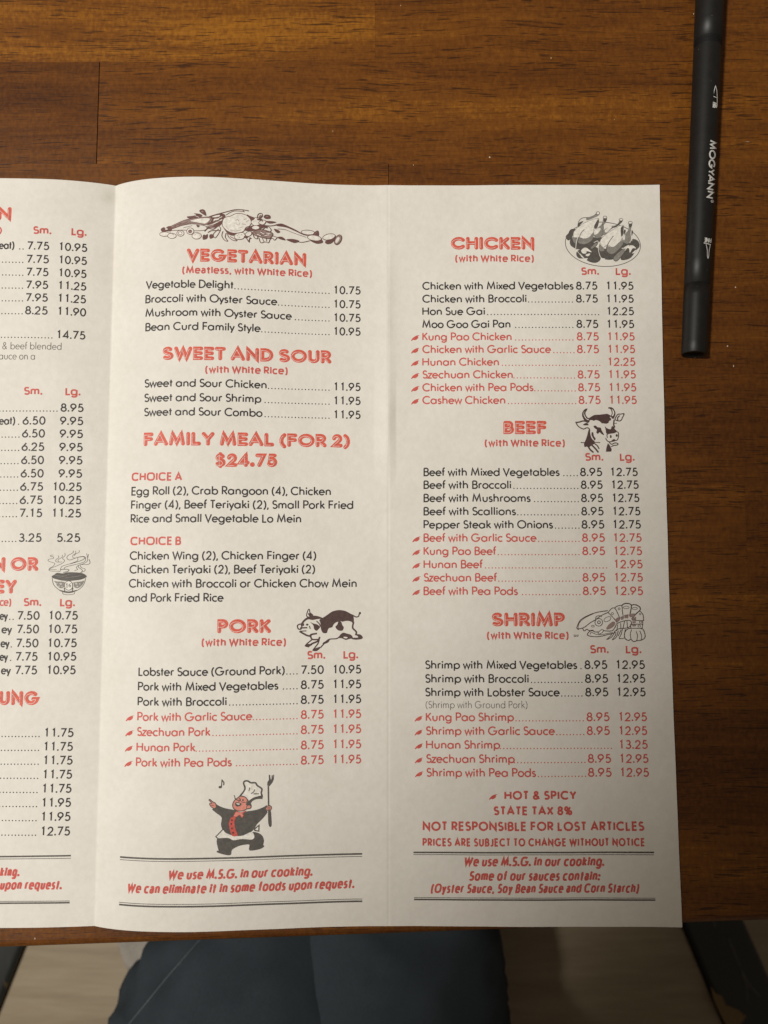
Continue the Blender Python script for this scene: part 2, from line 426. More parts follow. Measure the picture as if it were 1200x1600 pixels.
rim = [i for i in range(NX)] + [j * NX + NX - 1 for j in range(1, NY)] + [(NY - 1) * NX + i for i in range(NX - 2, -1, -1)] + [j * NX for j in range(NY - 2, 0, -1)]
rv = [pm.v[i] for i in rim]; nr = len(rv); n_top = len(pm.f)
pm.idx(rv + [(x, y, z - .00012) for x, y, z in rv], [(i, i + nr, (i + 1) % nr + nr, (i + 1) % nr) for i in range(nr)])
paper = pm.build('paper_sheet', M_PAPER, menu)
for p in paper.data.polygons: p.use_smooth = p.index < n_top

# ---- drawing on a surface: ribbons and filled shapes, lifted on to it
LIFT, STEP = .00004, .000005
def lift_sheet(p, layer): return (p[0], p[1], h(p[0], p[1]) + LIFT + STEP * layer)
def fine(pts, closed=False, step=.8):
    out = []; n = len(pts)
    for i in range(n if closed else n - 1):
        a, b = pts[i], pts[(i + 1) % n]; k = max(1, int(math.hypot(b[0] - a[0], b[1] - a[1]) / step))
        out += [(a[0] + (b[0] - a[0]) * j / k, a[1] + (b[1] - a[1]) * j / k) for j in range(k)]
    return out if closed else out + [pts[-1]]
def ribbon(mb, pts, wid, layer, mi, lift=lift_sheet, closed=False, caps=False):
    P = [Vector((p[0], p[1])) for p in pts]
    P = [Vector(q) for q in fine([tuple(p) for p in P], closed, .0011 if lift is lift_sheet else .4)]
    Q = [P[0]]
    for p in P[1:]:
        if (p - Q[-1]).length > 1e-9: Q.append(p)
    if closed and (Q[0] - Q[-1]).length < 1e-9: Q.pop()
    n = len(Q)
    if n < 2: return
    if caps and not closed:
        d = (Q[0] - Q[1]).normalized(); Q[0] = Q[0] + d * wid * .5; d = (Q[-1] - Q[-2]).normalized(); Q[-1] = Q[-1] + d * wid * .5
    L, Rr = [], []
    hw = wid / 2
    for i in range(n):
        a = Q[i - 1] if (i > 0 or closed) else None; b = Q[(i + 1) % n] if (i < n - 1 or closed) else None
        d0 = (Q[i] - a).normalized() if a is not None else None; d1 = (b - Q[i]).normalized() if b is not None else None
        if d0 is None: d0 = d1
        if d1 is None: d1 = d0
        n0 = Vector((-d0.y, d0.x)); n1 = Vector((-d1.y, d1.x)); m = n0 + n1
        if m.length < .25: m = n0; k = 1
        else:
            m.normalize(); k = min(1 / max(.35, m.dot(n0)), 2.2)
        L.append(Q[i] + m * hw * k); Rr.append(Q[i] - m * hw * k)
    vs = [lift(p, layer) for p in L] + [lift(p, layer) for p in Rr]
    fs = [(i, n + i, n + (i + 1) % n, (i + 1) % n) for i in range(n if closed else n - 1)]
    mb.idx(vs, fs, mi)
def ears(P):
    """triangles of a simple outline, ear by ear"""
    idx = list(range(len(P))); out = []
    cr = lambda a, b, c: (b[0] - a[0]) * (c[1] - a[1]) - (b[1] - a[1]) * (c[0] - a[0])
    while len(idx) > 3:
        done = False
        for k in range(len(idx)):
            i, j, l = idx[k - 1], idx[k], idx[(k + 1) % len(idx)]
            if cr(P[i], P[j], P[l]) <= 0: continue
            if any(cr(P[i], P[j], P[m]) >= 0 and cr(P[j], P[l], P[m]) >= 0 and cr(P[l], P[i], P[m]) >= 0 for m in idx if m not in (i, j, l)): continue
            out.append((i, j, l)); idx.pop(k); done = True; break
        if not done: idx.pop(0)
    if len(idx) == 3: out.append(tuple(idx))
    return out
def fill(mb, pts, layer, mi, lift=lift_sheet):
    P = [(p[0], p[1]) for p in pts]
    if sum(P[i][0] * P[(i + 1) % len(P)][1] - P[(i + 1) % len(P)][0] * P[i][1] for i in range(len(P))) < 0: P.reverse()
    T = ears(P); V = [tuple(p) for p in P]; out = []; mid = {}
    lim = .0011 if lift is lift_sheet else .8
    def cut(a, b):
        k = (min(a, b), max(a, b))
        if k not in mid: mid[k] = len(V); V.append(((V[a][0] + V[b][0]) / 2, (V[a][1] + V[b][1]) / 2))
        return mid[k]
    while T:                                    # small facets, so the print follows the curved sheet
        a, b, c = T.pop(); e = sorted(((math.hypot(V[p][0] - V[q][0], V[p][1] - V[q][1]), p, q, o) for p, q, o in ((a, b, c), (b, c, a), (c, a, b))), reverse=True)[0]
        if e[0] < lim: out.append((a, b, c)); continue
        m_ = cut(e[1], e[2]); T += [(e[1], m_, e[3]), (m_, e[2], e[3])]
    mb.idx([lift(p, layer) for p in V], out, mi)
def round_cap(mb, p, r, layer, mi, lift=lift_sheet):
    mb.idx([lift((p[0] + r * math.cos(a * math.pi / 5), p[1] + r * math.sin(a * math.pi / 5)), layer) for a in range(10)], [tuple(range(10))], mi)

# ---- a geometric stroke alphabet (cap height 1)
SQ = 1.0                             # 1: round bowls; less: squarer bowls, as in a grotesque
def arc(cx, cy, rx, ry, a0, a1, n=None):
    n = n or max(4, int(abs(a1 - a0) / 22)); q = lambda v: math.copysign(abs(v) ** SQ, v) if abs(v) > 1e-9 else 0.0
    return [(cx + rx * q(math.cos(R(a0 + (a1 - a0) * i / n))), cy + ry * q(math.sin(R(a0 + (a1 - a0) * i / n)))) for i in range(n + 1)]
def el(cx, cy, rx, ry): return arc(cx, cy, rx, ry, 90, 450, 18)
def alphabet():
    r = .32
    O_ = el(r, r, r, r)
    return {
     'A': (.84, [[(0, 0), (.42, 1), (.84, 0)], [(.14, .32), (.70, .32)]]),
     'B': (.55, [[(0, 1), (.27, 1)] + arc(.27, .765, .23, .235, 90, -90) + [(0, .53)], [(.27, .53)] + arc(.27, .265, .28, .265, 90, -90) + [(0, 0), (0, 1)]]),
     'C': (.86, [arc(.5, .5, .5, .5, 45, 315)]),
     'D': (.73, [[(0, 0), (0, 1), (.25, 1)] + arc(.25, .5, .48, .5, 90, -90) + [(0, 0)]]),
     'E': (.50, [[(.5, 1), (0, 1), (0, 0), (.5, 0)], [(0, .52), (.47, .52)]]),
     'F': (.48, [[(.48, 1), (0, 1), (0, 0)], [(0, .52), (.45, .52)]]),
     'G': (1.0, [arc(.5, .5, .5, .5, 46, 356) + [(.58, .47)]]),
     'H': (.70, [[(0, 0), (0, 1)], [(.70, 0), (.70, 1)], [(0, .52), (.70, .52)]]),
     'I': (.0, [[(0, 0), (0, 1)]]),
     'J': (.36, [[(.36, 1), (.36, .22)] + arc(.18, .2, .18, .2, 0, -150)]),
     'K': (.58, [[(0, 0), (0, 1)], [(.54, 1), (.02, .45)], [(.16, .60), (.58, 0)]]),
     'L': (.45, [[(0, 1), (0, 0), (.45, 0)]]),
     'M': (.96, [[(0, 0), (.14, 1), (.48, .12), (.82, 1), (.96, 0)]]),
     'N': (.74, [[(0, 0), (0, 1), (.74, 0), (.74, 1)]]),
     'O': (1.0, [el(.5, .5, .5, .5)]),
     'P': (.53, [[(0, 0), (0, 1), (.26, 1)] + arc(.26, .73, .27, .27, 90, -90) + [(0, .46)]]),
     'R': (.56, [[(0, 0), (0, 1), (.26, 1)] + arc(.26, .73, .27, .27, 90, -90) + [(0, .46)], [(.2, .46), (.56, 0)]]),
     'S': (.54, [arc(.27, .755, .23, .245, 30, 270) + arc(.27, .255, .27, .255, 90, -150)[1:]]),
     'T': (.56, [[(0, 1), (.56, 1)], [(.28, 1), (.28, 0)]]),
     'U': (.64, [[(0, 1), (0, .32)] + arc(.32, .32, .32, .32, 180, 360) + [(.64, 1)]]),
     'V': (.76, [[(0, 1), (.38, 0), (.76, 1)]]),
     'W': (1.16, [[(0, 1), (.29, 0), (.58, .92), (.87, 0), (1.16, 1)]]),
     'X': (.66, [[(0, 0), (.66, 1)], [(0, 1), (.66, 0)]]),
     'Y': (.68, [[(0, 1), (.34, .46), (.68, 1)], [(.34, .46), (.34, 0)]]),
     'Z': (.6, [[(0, 1), (.6, 1), (0, 0), (.6, 0)]]),
     'a': (2 * r, [O_, [(2 * r, 0), (2 * r, 2 * r)]]), 'b': (2 * r, [O_, [(0, 0), (0, 1.05)]]), 'c': (.54, [arc(r, r, r, r, 48, 312)]),
     'd': (2 * r, [O_, [(2 * r, 0), (2 * r, 1.05)]]), 'e': (.62, [[(.0, .34), (.62, .34)] + arc(.31, r, .31, r, 6, 318)]),
     'f': (.32, [arc(.29, .86, .17, .19, 70, 180) + [(.12, 0)], [(-.03, .62), (.30, .62)]]),
     'g': (2 * r, [O_, [(2 * r, 2 * r), (2 * r, -.02)] + arc(.33, -.02, .31, .28, 0, -150)]),
     'h': (.50, [[(0, 0), (0, 1.05)], [(0, .36)] + arc(.25, .38, .25, .26, 180, 0) + [(.5, 0)]]),
     'i': (.0, [[(0, 0), (0, .64)], 'dot', (0, .88)]), 'j': (.06, [[(.06, .64), (.06, -.12)] + arc(-.02, -.12, .08, .14, 0, -90), 'dot', (.06, .88)]),
     'k': (.46, [[(0, 0), (0, 1.05)], [(.42, .64), (.02, .30)], [(.13, .39), (.46, 0)]]), 'l': (.0, [[(0, 0), (0, 1.05)]]),
     'm': (.86, [[(0, 0), (0, .64)], [(0, .36)] + arc(.215, .40, .215, .24, 180, 0) + [(.43, 0)], [(.43, .36)] + arc(.645, .40, .215, .24, 180, 0) + [(.86, 0)]]),
     'n': (.50, [[(0, 0), (0, .64)], [(0, .36)] + arc(.25, .38, .25, .26, 180, 0) + [(.5, 0)]]),
     'o': (2 * r, [O_]), 'p': (2 * r, [O_, [(0, -.30), (0, .64)]]), 'q': (2 * r, [O_, [(2 * r, -.30), (2 * r, .64)]]),
     'r': (.30, [[(0, 0), (0, .64)], [(0, .38)] + arc(.19, .42, .19, .22, 180, 55)]),
     's': (.36, [arc(.18, .485, .155, .155, 30, 270) + arc(.18, .165, .185, .165, 90, -150)[1:]]),
     't': (.32, [[(.15, .92), (.15, 0)], [(-.01, .62), (.33, .62)]]),
     'u': (.50, [[(0, .64), (0, .26)] + arc(.25, .26, .25, .26, 180, 360) + [(.5, .64)]]),
     'v': (.50, [[(0, .64), (.25, 0), (.5, .64)]]), 'w': (.84, [[(0, .64), (.21, 0), (.42, .62), (.63, 0), (.84, .64)]]),
     'x': (.46, [[(0, 0), (.46, .64)], [(0, .64), (.46, 0)]]), 'y': (.52, [[(0, .64), (.26, .02)], [(.52, .64), (.15, -.30)]]), 'z': (.46, [[(0, .64), (.46, .64), (0, 0), (.46, 0)]]),
     '0': (.56, [el(.28, .5, .28, .5)]), '1': (.56, [[(.16, .86), (.34, 1), (.34, 0)]]),
     '2': (.56, [arc(.28, .71, .25, .29, 175, -38) + [(0.02, 0), (.56, 0)]]), '3': (.54, [arc(.26, .755, .21, .245, 150, -90) + arc(.26, .255, .27, .255, 90, -155)[1:]]),
     '4': (.58, [[(.45, 0), (.45, 1), (0, .25), (.60, .25)]]), '5': (.54, [[(.48, 1), (.15, 1), (.09, .58)] + arc(.25, .32, .28, .32, 118, -145)]),
     '6': (.56, [el(.28, .30, .28, .30), [(.46, 1), (.05, .42)]]), '7': (.54, [[(0, 1), (.54, 1), (.16, 0)]]),
     '8': (.54, [el(.27, .76, .21, .24), el(.27, .265, .27, .265)]), '9': (.56, [el(.28, .70, .28, .30), [(.51, .58), (.10, 0)]]),
     '.': (.0, ['dot', (0, .05)]), ',': (.06, [[(.08, .10), (-.02, -.20)]]), ':': (.0, ['dot', (0, .05), 'dot', (0, .55)]),
     '(': (.20, [arc(.5, .42, .5, .70, 122, 238)]), ')': (.20, [arc(-.3, .42, .5, .70, 58, -58)]),
     '&': (.72, [[(.70, 0), (.18, .66)] + arc(.32, .80, .19, .2, 215, -30) + [(.12, .42)] + arc(.26, .24, .26, .24, 140, 300) + [(.64, .42)]]),
     '%': (.82, [el(.18, .76, .18, .23), el(.64, .23, .18, .23), [(.66, 1), (.16, 0)]]),
     '$': (.54, [arc(.27, .755, .23, .245, 30, 270) + arc(.27, .255, .27, .255, 90, -150)[1:], [(.27, 1.12), (.27, -.12)]]),
     '-': (.3, [[(0, .38), (.3, .38)]]),
    }
G = alphabet()
SQ = .74; GH = alphabet()
A2 = (.46, [arc(.23, .44, .20, .20, 160, 0) + [(.44, 0)], [(.44, .38), (.22, .36)] + arc(.20, .19, .20, .18, 90, 330) + [(.44, .18)]])
T2 = (.36, [[(.17, .98), (.17, .12)] + arc(.28, .12, .11, .12, 180, 280), [(-.07, .60), (.40, .60)]])
F2 = (.34, [arc(.33, .86, .17, .18, 80, 180) + [(.16, 0)], [(-.08, .58), (.38, .58)]])
ALT = {'a': A2, 't': T2, 'f': F2}
SQ = 1.0
HEAVY = {'S': (.62, [arc(.31, .76, .27, .24, 42, 262) + arc(.31, .24, .31, .24, 82, -138)]), 'G': (1.0, [arc(.5, .5, .5, .5, 50, 350) + [(.66, .42)]])}
SPACE = .36
_R = 'bopDOQ)es'; _L = 'acdegoqCGOQ('
LB = {c: .07 for c in 'acdegoqCGOQ(s'}; RB = {c: .07 for c in 'bopeDOQ)s'}
for c in 'vwyAVWYTXxz47Zj': LB[c] = .02; RB[c] = .02
for c in 'rcfktKLEFCS': RB[c] = .04
RB['t'] = RB['f'] = .03; LB['t'] = LB['f'] = .04; LB['S'] = .06; LB['J'] = .04; RB['P'] = .04; RB['B'] = RB['R'] = .06
for c in '0123456789$%': LB[c] = RB[c] = .09
for c in '.,:': LB[c] = RB[c] = .10
def fixed(txt, span, H, W, g, sp, helv, heavy=False):
    """heavy letters: the white gap between strokes keeps its width, the letter shapes take up the rest"""
    q = lambda ch: (ALT.get(ch) or GH[ch]) if helv else HEAVY.get(ch, G[ch]) if heavy else G[ch]
    tot = 0; gaps = 0; pos = []; prev = None
    for ch in txt:
        if ch == ' ': gaps += sp * H; prev = None if prev is None else ' '; continue
        if prev is not None:
            k = g * H * (.45 + LB.get(ch, .135) / .27 + RB.get(prev, .135) / .27 - .45 * 0) / 1.45
            gaps += W + k
        pos.append((ch, tot, gaps)); tot += q(ch)[0]; prev = ch
    sx = (span - gaps) / max(tot, .01)
    return [(ch, t + ga / sx) for ch, t, ga in pos], sx
def natural(txt, gap):
    """gap scales the side bearings (.17 is the normal text setting)"""
    x = 0; out = []; k = gap / .17; prev = None
    for ch in txt:
        if ch == ' ': x += SPACE; prev = ' '; continue
        if prev is not None: x += (LB.get(ch, .135) + .05) * k
        out.append((ch, x)); x += G[ch][0] + RB.get(ch, .135) * k; prev = ch
    return out, x - RB.get(txt[-1], .135) * k
class Line:
    """a straight baseline on the sheet, given by two photo points"""
    def __init__(s, xa, ya, xb, yb):
        s.a, s.b = sheet(xa, ya), sheet(xb, yb); s.xa, s.ya, s.xb, s.yb = xa, ya, xb, yb
        s.d = Vector((s.b.x - s.a.x, s.b.y - s.a.y)).normalized(); s.n = Vector((-s.d.y, s.d.x))
    def u(s, px):
        t = (px - s.xa) / (s.xb - s.xa); p = sheet(px, s.ya + (s.yb - s.ya) * t)
        return (Vector((p.x, p.y)) - Vector((s.a.x, s.a.y))).dot(s.d)
    def at(s, u, v): return (s.a.x + s.d.x * u + s.n.x * v, s.a.y + s.d.y * u + s.n.y * v)
PXM = .000247                       # metres per photo pixel on the sheet
def write(mb, L, txt, x0, x1, cap, wid, mi, slant=0, helv=False, gap=.17, inset=0.0, inline=None, caps=True, lift=lift_sheet, layer0=0, tight=0, sp=.30):
    """fits txt between photo columns x0..x1 on line L; cap, wid in photo pixels"""
    global SPACE
    H = cap * PXM; W = wid * PXM
    lay, nat = natural(txt, gap); glyph = lambda ch: (ALT.get(ch) or GH[ch]) if helv else G[ch]
    u0, u1 = L.u(x0) + W / 2, L.u(x1) - W / 2
    sl = slant * H
    sx = (u1 - u0 - abs(sl) * .8) / max(nat, .05)
    if inline is not None: glyph = lambda ch: HEAVY.get(ch, G[ch])
    if tight and nat > .05: lay, sx = fixed(txt, u1 - u0 - abs(sl) * .8, H, W, tight, sp, helv, inline is not None)
    if nat < .05: u0 = (u0 + u1) / 2; sx = H
    Hs = H - W; yb = W / 2
    def place(ch, gx, p): 
        y = p[1]
        if helv and ch.islower(): y = y * 1.14 if y <= .64 else .73 + (y - .64) * .72
        return L.at(u0 + (gx + p[0]) * sx + slant * y * Hs, yb + y * Hs)
    for ch, gx in lay:
        gw, st = glyph(ch); i = 0; lyr = layer0
        while i < len(st):
            if st[i] == 'dot':
                c = place(ch, gx, st[i + 1]); round_cap(mb, c, W * .62, lyr, mi, lift); i += 2; continue
            pts = [place(ch, gx, p) for p in st[i]]
            cl = (Vector(pts[0]) - Vector(pts[-1])).length < 1e-7
            ribbon(mb, pts, W, lyr, mi, lift, closed=cl, caps=False)
            if not cl and caps:
                if inline is not None:
                    for q in (pts[0], pts[-1]): round_cap(mb, q, W / 2, lyr + 5, mi, lift)
                else:
                    pass
            if inline is not None:
                for q, p in enumerate(st[i][1:-1]): round_cap(mb, place(ch, gx, p), W / 2 * .98, lyr + 9, mi, lift) if len(st[i]) < 6 else None
            i += 1; lyr += 1
        if inline is not None:
            i = 0; lyr = layer0 + 24
            while i < len(st):
                if st[i] == 'dot': i += 2; continue
                pts = [L.at(u0 + (gx + p[0]) * sx - W * .25, yb + p[1] * Hs - W * .17) for p in st[i]]
                cl = (Vector(pts[0]) - Vector(pts[-1])).length < 1e-7
                ribbon(mb, pts, W * .10, lyr, inline, lift, closed=cl); i += 1; lyr += 1
def leader(mb, L, xa, xb, mi, pitch=5.25, rad=1.0):
    n = max(1, int(round((xb - xa) / pitch)) + 1)
    for k in range(n):
        x = xb - k * pitch if n > 1 else (xa + xb) / 2
        round_cap(mb, L.at(L.u(x - 1), rad * PXM), rad * PXM, 0, mi)
CHILI = [(0, -.5), (2.5, -4.5), (6, -7.2), (9, -8.6), (12.2, -9.2), (13.8, -8.6), (11.2, -7.9), (11.6, -5), (9.5, -2.6), (6.5, -1.2), (3.5, -1.8), (1.5, -.2)]
def chili(x, y, parent, sc=1.0):
    m = MB(); fill(m, [sheet(x + a * sc, y + b * sc + .5) for a, b in CHILI], 0, 0); m.build('chili_mark', M_RED, parent)
INKS = [M_BLACK, M_RED, M_GREY, M_SOFT]
def part(name, mb, mats=INKS, label=None):
    o = mb.build(name, mats, menu)
    if label: o['label'] = label
    return o
CAPI, WI = 13.7, 2.15
def item(mb, name, x0, x1, yL, p1, p2, yR, dots=None, red=False, y1=None):
    mi = 1 if red else 0
    L = Line(x0 if x0 is not None else 0, yL, p2[1], yR)
    if name: write(mb, L, name, x0, x1, CAPI, WI, mi)
    if dots: leader(mb, L, dots[0], dots[1], mi)
    for p in (p1, p2):
        if p: write(mb, L, p[2], p[0], p[1], CAPI, WI, mi, gap=.19)
def heading(txt, x0, x1, yL, yR, cap=21.3, wid=6.1):
    m = MB(); L = Line(x0, yL, x1, yR); write(m, L, txt, x0, x1, cap, wid, 0, tight=.085, sp=.30, inline=1); return part('heading', m, [M_HEAD, M_BLANK])
def bold(name, txt, x0, x1, yL, yR, cap=12.2, wid=2.35, **k):
    m = MB(); L = Line(x0, yL, x1, yR); write(m, L, txt, x0, x1, cap, wid, 1, **k); return part(name, m)
def note(txt, x0, x1, yL, yR): return bold('rice_note', txt, x0, x1, yL, yR, 12.3, 2.45, helv=True, tight=.11, sp=.27)
def sizes(s0, s1, l0, l1, y):
    m = MB(); L = Line(s0, y[0], l1, y[1])
    write(m, L, 'Sm.', s0, s1, 12.8, 2.6, 1, gap=.2, helv=True); write(m, L, 'Lg.', l0, l1, 12.8, 2.6, 1, gap=.2, helv=True); part('size_header', m)

# ---- left panel
_sp = SPACE
heading('N', -4, 17.4, 343.7, 343.9)
m = MB(); write(m, Line(-20, 365.5, 60, 365.5), ')', -2, 3, 12, 2.2, 1); part('rice_note', m)
sizes(51.5, 80, 111.5, 135, (365.6, 369))
d = MB()
for (nm, a, b, p, pa, pb, q, qa, qb, y0, y1, y2, da, db) in [
    ('eat)', -2, 22.5, '7.75', 42, 77, '10.95', 90.5, 136.5, 389.5, 391, 394.3, 30, 37),
    (None, 0, 0, '7.75', 41, 76.5, '10.95', 90.5, 136, 410.5, 411.7, 414.7, 0, 36.5),
    (None, 0, 0, '7.75', 40.5, 75.8, '10.95', 90, 135.3, 430.5, 431.7, 435, 0, 36.5),
    (None, 0, 0, '7.95', 40, 75.3, '11.25', 89.5, 135, 451, 452, 454.6, 0, 36),
    (None, 0, 0, '7.95', 39.5, 74.8, '11.25', 89, 134.5, 471, 472, 474.6, 0, 36),
    (None, 0, 0, '8.25', 39, 74.5, '11.90', 88.5, 134.5, 491, 492, 495, 0, 35.5),
    (None, 0, 0, None, 0, 0, '14.75', 87, 133.5, 528, 529, 531, 0, 82)]:
    L = Line(0, y0, qb, y2)
    if nm: write(d, L, nm, a, b, CAPI, WI, 0)
    leader(d, L, da, db, 0)
    if p: write(d, L, p, pa, pb, CAPI, WI, 0, gap=.19)
    write(d, L, q, qa, qb, CAPI, WI, 0, gap=.19)
L = Line(0, 546, 96, 547); write(d, L, '& beef blended', 3.5, 96, 11.8, 1.05, 3)
L = Line(-2, 561.8, 54.5, 562.3); write(d, L, 'auce on a', -2, 54.5, 11.8, 1.05, 3)
part('dish_list', d)
sizes(37, 65.8, 102, 125.5, (617, 618.3))
d = MB()
for (nm, a, b, p, pa, pb, q, qa, qb, y0, y2, da, db) in [
    (None, 0, 0, None, 0, 0, '8.95', 94.5, 130.8, 643.3, 644.2, 0, 90),
    ('eat)', -2, 23.7, '6.50', 35, 71, '9.95', 93.5, 130.2, 664, 664.8, 29, 31),
    (None, 0, 0, '6.50', 34.2, 70.2, '9.95', 93, 129.7, 684, 685, 0, 30.5),
    (None, 0, 0, '6.25', 33.5, 69.3, '9.95', 92.5, 129.3, 704.8, 705.7, 0, 30),
    (None, 0, 0, '6.50', 32.8, 68.7, '9.95', 91.8, 129, 725.5, 726.2, 0, 29),
    (None, 0, 0, '6.50', 32, 68.2, '9.95', 91.2, 128.5, 746.3, 746.9, 0, 28.5),
    (None, 0, 0, '6.75', 31.2, 67.5, '10.25', 81, 127.8, 767, 767.5, 0, 28),
    (None, 0, 0, '6.75', 30.5, 66.8, '10.25', 80.3, 127.3, 787.8, 788.3, 0, 27),
    (None, 0, 0, '7.15', 30, 66, '11.25', 79.7, 126.8, 808.3, 808.8, 0, 26.5),
    (None, 0, 0, '3.25', 28.8, 65, '5.25', 88.3, 125.5, 847, 847, 0, 25.5)]:
    L = Line(0, y0, qb, y2)
    if nm: write(d, L, nm, a, b, CAPI, WI, 0)
    leader(d, L, da, db, 0)
    if p: write(d, L, p, pa, pb, CAPI, WI, 0, gap=.19)
    write(d, L, q, qa, qb, CAPI, WI, 0, gap=.19)
part('dish_list', d)
heading('N OR', -12, 59.8, 892, 892.2)
heading('EY', -8, 26, 927.5, 927.5)
bold('rice_note', 'ce)', -1, 17.5, 947, 947, 12, 2.25, helv=True)
sizes(36.5, 64.2, 93.5, 116.8, (947.2, 947.6))
d = MB()
for (nm, a, b, p, pa, pb, q, qa, qb, y0, da, db) in [
    ('ey', -1, 12.3, '7.50', 26.5, 61.8, '10.75', 74.5, 121.8, 968.8, 15.5, 21.5),
    ('ey', 2, 18.8, '7.50', 25.8, 60.8, '10.75', 73.5, 120.8, 990, 0, 0),
    ('ey', .5, 15, '7.50', 24.5, 60, '10.75', 72.8, 120, 1011.8, 17.5, 19.5),
    ('ey', -1, 12.5, '7.75', 23.5, 58.8, '10.95', 72.5, 119.3, 1032.8, 16.5, 18.5),
    ('ey', 1.2, 17, '7.75', 22.8, 58, '10.95', 71.8, 118.3, 1054, 0, 0)]:
    L = Line(0, y0, qb, y0 - .2)
    write(d, L, nm, a, b, CAPI, WI, 0)
    if db: leader(d, L, da, db, 0)
    write(d, L, p, pa, pb, CAPI, WI, 0, gap=.19); write(d, L, q, qa, qb, CAPI, WI, 0, gap=.19)
part('dish_list', d)
heading('UNG', -2, 60.9, 1101.8, 1101.8)
d = MB()
for (q, qa, qb, y0) in [('11.75', 67.5, 115, 1151.8), ('11.75', 66.5, 114, 1173.5), ('11.75', 66, 113.5, 1195), ('11.75', 65.2, 112.7, 1217), ('11.75', 64.2, 111.8, 1239), ('11.95', 63.5, 111, 1261), ('11.95', 62.7, 110.2, 1283), ('12.75', 62, 109.5, 1305.8)]:
    L = Line(0, y0, qb, y0); leader(d, L, 0, qa - 5.5, 0); write(d, L, q, qa, qb, CAPI, WI, 0, gap=.19)
part('dish_list', d)
BI = dict(slant=.20, helv=True, tight=.07, sp=.24)
bold('kitchen_notice', 'king.', -1, 32.5, 1370, 1369.6, 14.4, 3.1, **BI)
bold('kitchen_notice', 'upon request.', -1, 98.6, 1390.5, 1390, 14.4, 3.1, **BI)
def rules(segs):
    m = MB()
    for (x0, y0, x1, y1, wd) in segs:
        L = Line(x0, y0, x1, y1); a, b = L.u(x0), L.u(x1); ribbon(m, [L.at(a + (b - a) * i / 70, 0) for i in range(71)], wd * PXM, 0, 2)
    part('rule_line', m)
rules([(-90, 1338.6, 110.8, 1336.9, 2.3), (-90, 1342.0, 110.8, 1341.0, .9)])
rules([(-90, 1408.2, 108.8, 1407.6, .9), (-90, 1411.2, 108.8, 1410.3, 2.3)])

# ---- middle panel
heading('VEGETARIAN', 291.5, 478.5, 408.8, 415.8)
note('(Meatless, with White Rice)', 284.6, 487.6, 428, 433.4)
d = MB()
for (nm, a, b, y0, y1, da) in [('Vegetable Delight', 227.5, 365.3, 452, 460.6, 368), ('Broccoli with Oyster Sauce', 227, 433.2, 474.3, 482.4, 436), ('Mushroom with Oyster Sauce', 227, 456, 496, 503.6, 462), ('Bean Curd Family Style', 227, 407.2, 518, 525, 410)]:
    item(d, nm, a, b, y0, None, (519.8, 563.6, '10.95' if 'Bean' in nm else '10.75'), y1, (da, 515))
part('dish_list', d)
heading('SWEET AND SOUR', 253.3, 517.8, 562.8, 568.3)
note('(with White Rice)', 320.5, 449.6, 583.2, 585.4)
d = MB()
for (nm, a, b, y0, y1, da) in [('Sweet and Sour Chicken', 225.4, 416.6, 606, 611.4, 420), ('Sweet and Sour Shrimp', 225, 408.4, 628.6, 633.2, 414), ('Sweet and Sour Combo', 224.7, 410.2, 650.8, 655, 414)]:
    item(d, nm, a, b, y0, None, (520, 563.6, '11.95'), y1, (da, 515))
part('dish_list', d)
heading('FAMILY MEAL (FOR 2)', 224.4, 547, 697.3, 699.4)
heading('$24.75', 336, 433.4, 729.6, 730)
bold('choice_title', 'CHOICE A', 205.5, 284.7, 751.8, 751.4, 13.4, 2.7, helv=True, tight=.12, sp=.22)
d = MB()
for (nm, a, b, y) in [('Egg Roll (2), Crab Rangoon (4), Chicken', 205.2, 517, 774.6), ('Finger (4), Beef Teriyaki (2), Small Pork Fried', 204.6, 552, 796), ('Rice and Small Vegetable Lo Mein', 204, 470.6, 817.4)]:
    L = Line(a, y, b, y - .2); write(d, L, nm, a, b, CAPI + .2, WI, 0)
part('choice_text', d)
bold('choice_title', 'CHOICE B', 203.6, 282.9, 852.2, 851.8, 13.4, 2.7, helv=True, tight=.12, sp=.22)
d = MB()
for (nm, a, b, y) in [('Chicken Wing (2), Chicken Finger (4)', 202.5, 494.2, 875.3), ('Chicken Teriyaki (2), Beef Teriyaki (2)', 202, 492.4, 896.6), ('Chicken with Broccoli or Chicken Chow Mein', 201, 557.4, 918.5), ('and Pork Fried Rice', 200.4, 349.4, 940.9)]:
    L = Line(a, y, b, y - .4); write(d, L, nm, a, b, CAPI + .2, WI, 0)
part('choice_text', d)
heading('PORK', 339.3, 423.4, 989.5, 989.3)
note('(with White Rice)', 314.8, 446.8, 1010, 1009.4)
sizes(479.8, 508, 536.6, 559.4, (1030.2, 1029))
d = MB(); marks = []
for (nm, a, b, y0, y1, p1, p2, da, rd) in [
    ('Lobster Sauce (Ground Pork)', 216.2, 445, 1056.3, 1052.6, '7.50', '10.95', 449, 0), ('Pork with Mixed Vegetables', 215.4, 435, 1079.4, 1075.8, '8.75', '11.95', 442, 0),
    ('Pork with Broccoli', 214.8, 354, 1103, 1099, '8.75', '11.95', 360, 0), ('Pork with Garlic Sauce', 214.3, 394.2, 1126.6, 1122.2, '8.75', '11.95', 398, 1),
    ('Szechuan Pork', 213.6, 329.2, 1150, 1145.8, '8.75', '11.95', 332, 1), ('Hunan Pork', 213, 305.6, 1174, 1169.6, '8.75', '11.95', 309, 1), ('Pork with Pea Pods', 212.2, 362.2, 1197.8, 1193.2, '8.75', '11.95', 370, 1)]:
    item(d, nm, a, b, y0, (469.8, 506, p1), (518.8, 564.6, p2), y1, (da, 465), bool(rd))
    if rd: marks.append((a - 18.2, y0))
dl = part('dish_list', d)
